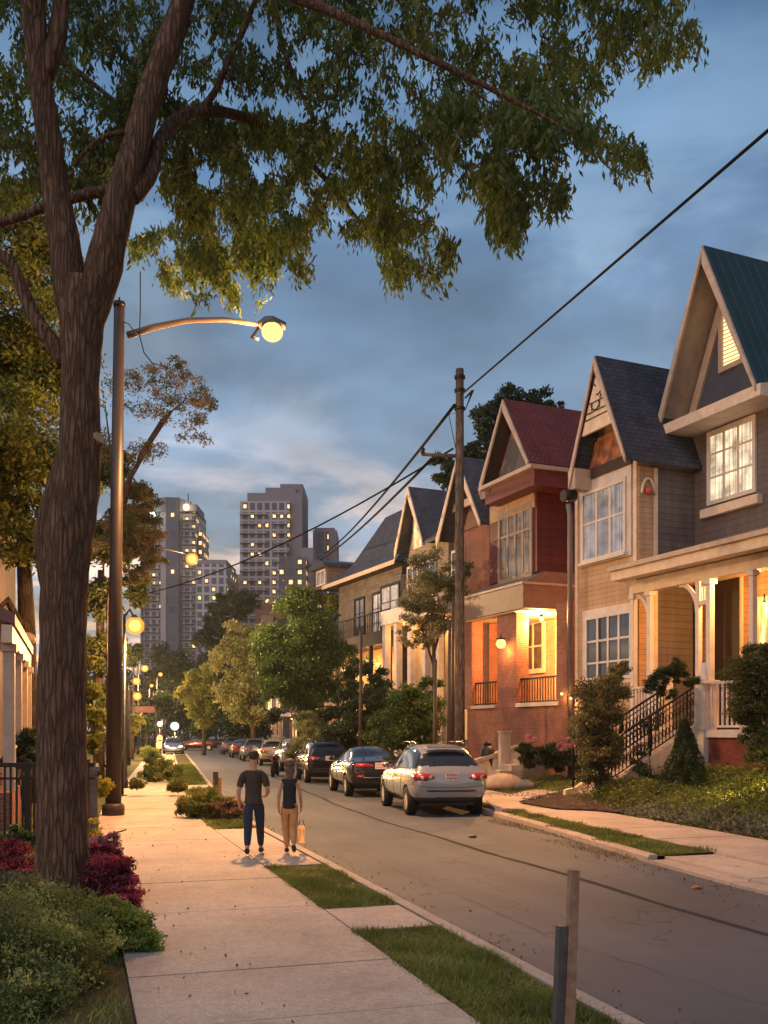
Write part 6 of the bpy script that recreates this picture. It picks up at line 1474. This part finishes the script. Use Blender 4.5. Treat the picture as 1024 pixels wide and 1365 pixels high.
shrub('green_bush','bush of white-tipped shoots left of the tree foot',[(20,1190,10.5,34,2600),(60,1215,10,26,1800),(-5,1215,10,28,1400)],leafmat('pale_tip_leaf',(.08,.09,.04),(.2,.19,.12),.4),.045,10.3,25)
shrub('white_flowers','cluster of white flowers at the left foot of the big tree',[(60,1188,9.9,13,330),(82,1200,9.8,9,200),(15,1215,8.9,13,220)],PETAL_W,.042,10.1,62,cat='flowers',trunk=False)
shrub('white_flowers','single white bloom on the bright green low bush',[(108,1236,9.0,7,160)],PETAL_W,.03,9.0,108,cat='flowers',trunk=False)
shrub('dark_shrub','dark leafy shrub behind the iron fence below the porch',[(35,985,22,18,1400),(20,1005,22,18,1200),(45,1008,21,12,600)],LEAF_DK,.08,22,35)
shrub('green_bush','green plants growing through the bottom of the iron fence',[(15,1115,16.5,18,1100),(40,1120,16.5,16,900),(60,1130,16.5,14,600)],LEAF_GRN,.06,16.5,35)
# verge tufts
for i,(px,py,zc,r,n,lb) in enumerate(((270,1072,22.5,22,3000,'large spreading tuft of grass and weeds in the verge beside the couple'),(300,1078,22,20,1800,'rust-tinged weedy tuft nearest the kerb beside the couple'),(205,1030,38,13,900,'left half of the middle clump of verge plants'),(222,1028,38,14,1100,'right half of the middle clump of verge plants'),(208,1014,50,11,700,'rounded verge clump second from the far end'),(200,1003,62,10,500,'farthest verge clump under the globe lamps'),(236,1046,30,9,500,'low flat grass patch at the verge crossing'),(183,1044,30,7,260,'small grass patch against the left sidewalk edge'))):
    shrub('verge_plant',lb,[(px,py,zc,r,n),(px+r*.7,py+r*.2,zc,r*.75,n//2),(px-r*.7,py+r*.25,zc,r*.7,n//2)],GRASS if i!=1 else leafmat('rusty_weed',(.10,.09,.03),(.25,.15,.07),.4),.09 if zc<28 else .16,zc,px,cat='plant',group='plants in the left verge',trunk=False,aspect=.22)

# ================= SKYLINE =================
def tower_mat(name,c,fl=3.2,bay=3.6,lit=.1,glass=(.10,.12,.16),fw=.42):
    m=M(name); uv=m.coord('UV'); b=m.n('ShaderNodeTexBrick'); m.l(uv,b.inputs['Vector']); b.offset=0
    b.inputs['Color1'].default_value=(*glass,1); b.inputs['Color2'].default_value=(glass[0]*.6,glass[1]*.6,glass[2]*.6,1); b.inputs['Mortar'].default_value=(*c,1)
    b.inputs['Scale'].default_value=1; b.inputs['Mortar Size'].default_value=fw*.9; b.inputs['Brick Width'].default_value=bay; b.inputs['Row Height'].default_value=fl; b.inputs['Mortar Smooth'].default_value=.05
    co=m.coord('Object'); m.set(m.mul(b.outputs[0],m.noise(.06,5,co),.75,1.2),.55,0,.5)
    s=m.n('ShaderNodeSeparateXYZ'); m.l(uv,s.inputs[0]); o=[]
    for i,q in ((0,bay/1.0),(1,fl)):
        d=m.n('ShaderNodeMath',operation='DIVIDE'); m.l(s.outputs[i],d.inputs[0]); d.inputs[1].default_value=q; f=m.n('ShaderNodeMath',operation='FLOOR'); m.l(d.outputs[0],f.inputs[0]); o.append(f.outputs[0])
    cb=m.n('ShaderNodeCombineXYZ'); m.l(o[0],cb.inputs[0]); m.l(o[1],cb.inputs[1]); w_=m.n('ShaderNodeTexWhiteNoise',noise_dimensions='2D'); m.l(cb.outputs[0],w_.inputs['Vector'])
    cl=m.noise(.035,2,m.coord('UV',(1,.5,1)))
    th=m.n('ShaderNodeMath',operation='MULTIPLY_ADD'); m.l(cl,th.inputs[0]); th.inputs[1].default_value=lit*5; th.inputs[2].default_value=-lit*1.6
    gt=m.n('ShaderNodeMath',operation='LESS_THAN'); m.l(w_.outputs[0],gt.inputs[0]); m.l(th.outputs[0],gt.inputs[1])
    fx=[]
    for i,q,lo_,hi_ in ((0,bay,.28,.68),(1,fl,.30,.70)):
        d=m.n('ShaderNodeMath',operation='DIVIDE'); m.l(s.outputs[i],d.inputs[0]); d.inputs[1].default_value=q; f=m.n('ShaderNodeMath',operation='FRACT'); m.l(d.outputs[0],f.inputs[0])
        g_=m.n('ShaderNodeMath',operation='COMPARE'); m.l(f.outputs[0],g_.inputs[0]); g_.inputs[1].default_value=(lo_+hi_)/2; g_.inputs[2].default_value=(hi_-lo_)/2; fx.append(g_.outputs[0])
    inv=m.n('ShaderNodeMath',operation='MULTIPLY'); m.l(fx[0],inv.inputs[0]); m.l(fx[1],inv.inputs[1])
    mm=m.n('ShaderNodeMath',operation='MULTIPLY'); m.l(gt.outputs[0],mm.inputs[0]); m.l(inv.outputs[0],mm.inputs[1])
    st=m.n('ShaderNodeMath',operation='MULTIPLY'); m.l(mm.outputs[0],st.inputs[0]); m.l(m.thr(m.noise(.9,2,m.coord('UV')),.3,.7,.35,1.2),st.inputs[1])
    m.b.inputs['Emission Color'].default_value=(1,.58,.22,1)
    sc2=m.n('ShaderNodeMath',operation='MULTIPLY'); m.l(st.outputs[0],sc2.inputs[0]); sc2.inputs[1].default_value=2.0; m.l(sc2.outputs[0],m.b.inputs['Emission Strength'])
    return m.m
TW1=tower_mat('glass_tower_face',(.44,.43,.46),2.7,2.3,.22); TW2=tower_mat('concrete_tower_face',(.40,.36,.37),3.1,2.4,.42); TW3=tower_mat('dark_tower_face',(.12,.11,.13),3.2,2.6,.05); TWL=tower_mat('brick_lit_tower_face',(.17,.115,.10),3.1,2.8,.6)
PLAIN=paint('tower_concrete',(.42,.38,.39),.8,.12,.05,0); PLAIND=paint('tower_dark_concrete',(.24,.22,.235),.8,.12,.05,0)
TROOT=-R(17.38)+R(8)
def tower(name,label,zc,boxes,group='distant apartment towers'):
    x0=min(b_[0] for b_ in boxes); x1=max(b_[1] for b_ in boxes); c=GX((x0+x1)/2,zc); o=empty(name,(c.x,c.y,0),-YAW+0.0,label=label,cat='tower',group=group)
    for (pa,pb,pt,dz,dep,mt,nm) in boxes:
        a=((pa-(x0+x1)/2)/F*zc); b2=((pb-(x0+x1)/2)/F*zc); z=CH+(HY-pt)/F*zc
        mb=MB(); mb.box(a,b2,dz,dz+dep,-1,z); mb.build(nm,mt,o)
    return o
t=tower('apartment_tower','left glass and concrete tower with curved dark roof crest',330,[(186,214,673,2,22,TW1,'glass_wing'),(214,236,663,0,24,PLAIN,'concrete_core'),(222,240,664,-1,3,TW3,'balcony_bay'),(240,260,676,1,20,TW1,'glass_wing'),(257,266,704,4,14,TWL,'lit_wing')])
mb=MB()
zr_=lambda py,zc: CH+(HY-py)/F*zc
for k in range(9):
    a=(186+k*8.5-226)/F*330; h=zr_(672-9*math.sin(math.pi*k/8),330); mb.box(a,a+8.4/F*330,-.5,14,zr_(674,330)-2,h)
mb.build('roof_crest',PLAIND,t); mb=MB()
for k in range(26):
    z=6+2.7*k
    if z<zr_(674,330)-3: mb.box(-39/F*330,-13/F*330,.6,2,z,z+.2); mb.box(15/F*330,33/F*330,-.4,1,z,z+.2)
mb.box(-39.5/F*330,-38.5/F*330,.6,2,-1,zr_(676,330)); mb.box(15/F*330,15.5/F*330,-.4,1,-1,zr_(680,330)); mb.box(-38/F*330,15/F*330,1.2,1.6,4,4.4)
mb.build('balconies',PLAIN,t); mb=MB()
for px in (206,209,250): a=(px-226)/F*330; mb.box(a-.15,a+.15,1,1.3,zr_(668,330),zr_(657,330))
mb.build('mast',DARKMETAL,t)
for i,(px,py,mt) in enumerate(((205,688,'w'),(250,678,'y'))):
    mb=MB(); mb.ball(((px-226)/F*330,-2.2,zr_(py,330)),1.0,n=6); mb.build('floodlight',emit('flood_'+mt,(.8,1,.75) if mt=='w' else (1,.8,.35),9),t,uv=False)
t=tower('apartment_tower','tallest central tower with stepped crown and rows of lit windows',320,[(320,386,668,0,26,TW2,'facade'),(328,386,654,3,22,PLAIND,'upper_block'),(352,393,646,4,22,PLAIND,'upper_block'),(371,402,639,6,22,PLAIND,'crown_block'),(386,402,655,2,22,PLAIND,'side_wall')])
mb=MB()
for k in range(34):
    z=3.1*k+8; 
    if z<zr_(668,320)-4: mb.box(-41/F*320,-5/F*320,-1.3,0,z,z+.28); mb.box(4/F*320,24/F*320,-1.3,0,z,z+.28)
mb.build('balconies',PLAIN,t)
t=tower('apartment_block','lower reddish block with many lit windows right of the central tower',300,[(372,408,742,0,18,TWL,'facade'),(400,416,726,5,14,PLAIND,'rear_block')])
t=tower('apartment_tower','slim rounded tower with one column of lit windows, right of the central tower',340,[(417,449,706,1,16,PLAIND,'core'),(424,438,708,0,2,tower_mat('lit_column',(.2,.17,.16),4,3.3,.36),'window_column'),(419,446,702,2,12,PLAIND,'roof_block')])
t=tower('office_block','wide lower office block between the two tallest towers',310,[(262,303,752,0,24,TW1,'facade'),(258,300,744,3,20,PLAIND,'roof_block')])
t=tower('office_block','narrow pale block seen in the gap left of the central tower',350,[(302,321,766,0,20,TW2,'facade')])
t=tower('apartment_block','low red-brown building behind the trees under the central tower',180,[(340,372,805,0,18,paint('russet_wall',(.2,.1,.07),.8),'wall'),(350,366,822,-2,2,paint('tan_block',(.3,.2,.14),.8),'annex'),(336,344,838,-3,3,WHITE,'annex')])
# far wood closing the street
pts=[]
for _ in range(26000):
    x=random.uniform(-90,130); y=random.uniform(150,185); h=9+4*math.sin(x*.11)+2.5*math.sin(x*.31+1)
    pts.append((x,y,abs(random.random()**.7)*h))
tag(leaves('distant_wood',pts,1.5,LEAF_DK,None),None,None,None,'stuff')

# ================= HAZE =================
hz=MB(); hz.box(-520,560,-60,520,-1.9,130); HZ=hz.build('haze',[],None,uv=False)
hm=bpy.data.materials.new('haze_air'); hm.use_nodes=True; ht=hm.node_tree; ht.nodes.clear()
pv=ht.nodes.new('ShaderNodeVolumePrincipled'); pv.inputs['Density'].default_value=.0002; pv.inputs['Color'].default_value=(.8,.87,1,1); pv.inputs['Anisotropy'].default_value=.5
ho=ht.nodes.new('ShaderNodeOutputMaterial'); ht.links.new(pv.outputs[0],ho.inputs['Volume']); HZ.data.materials.append(hm); tag(HZ,kind='stuff')
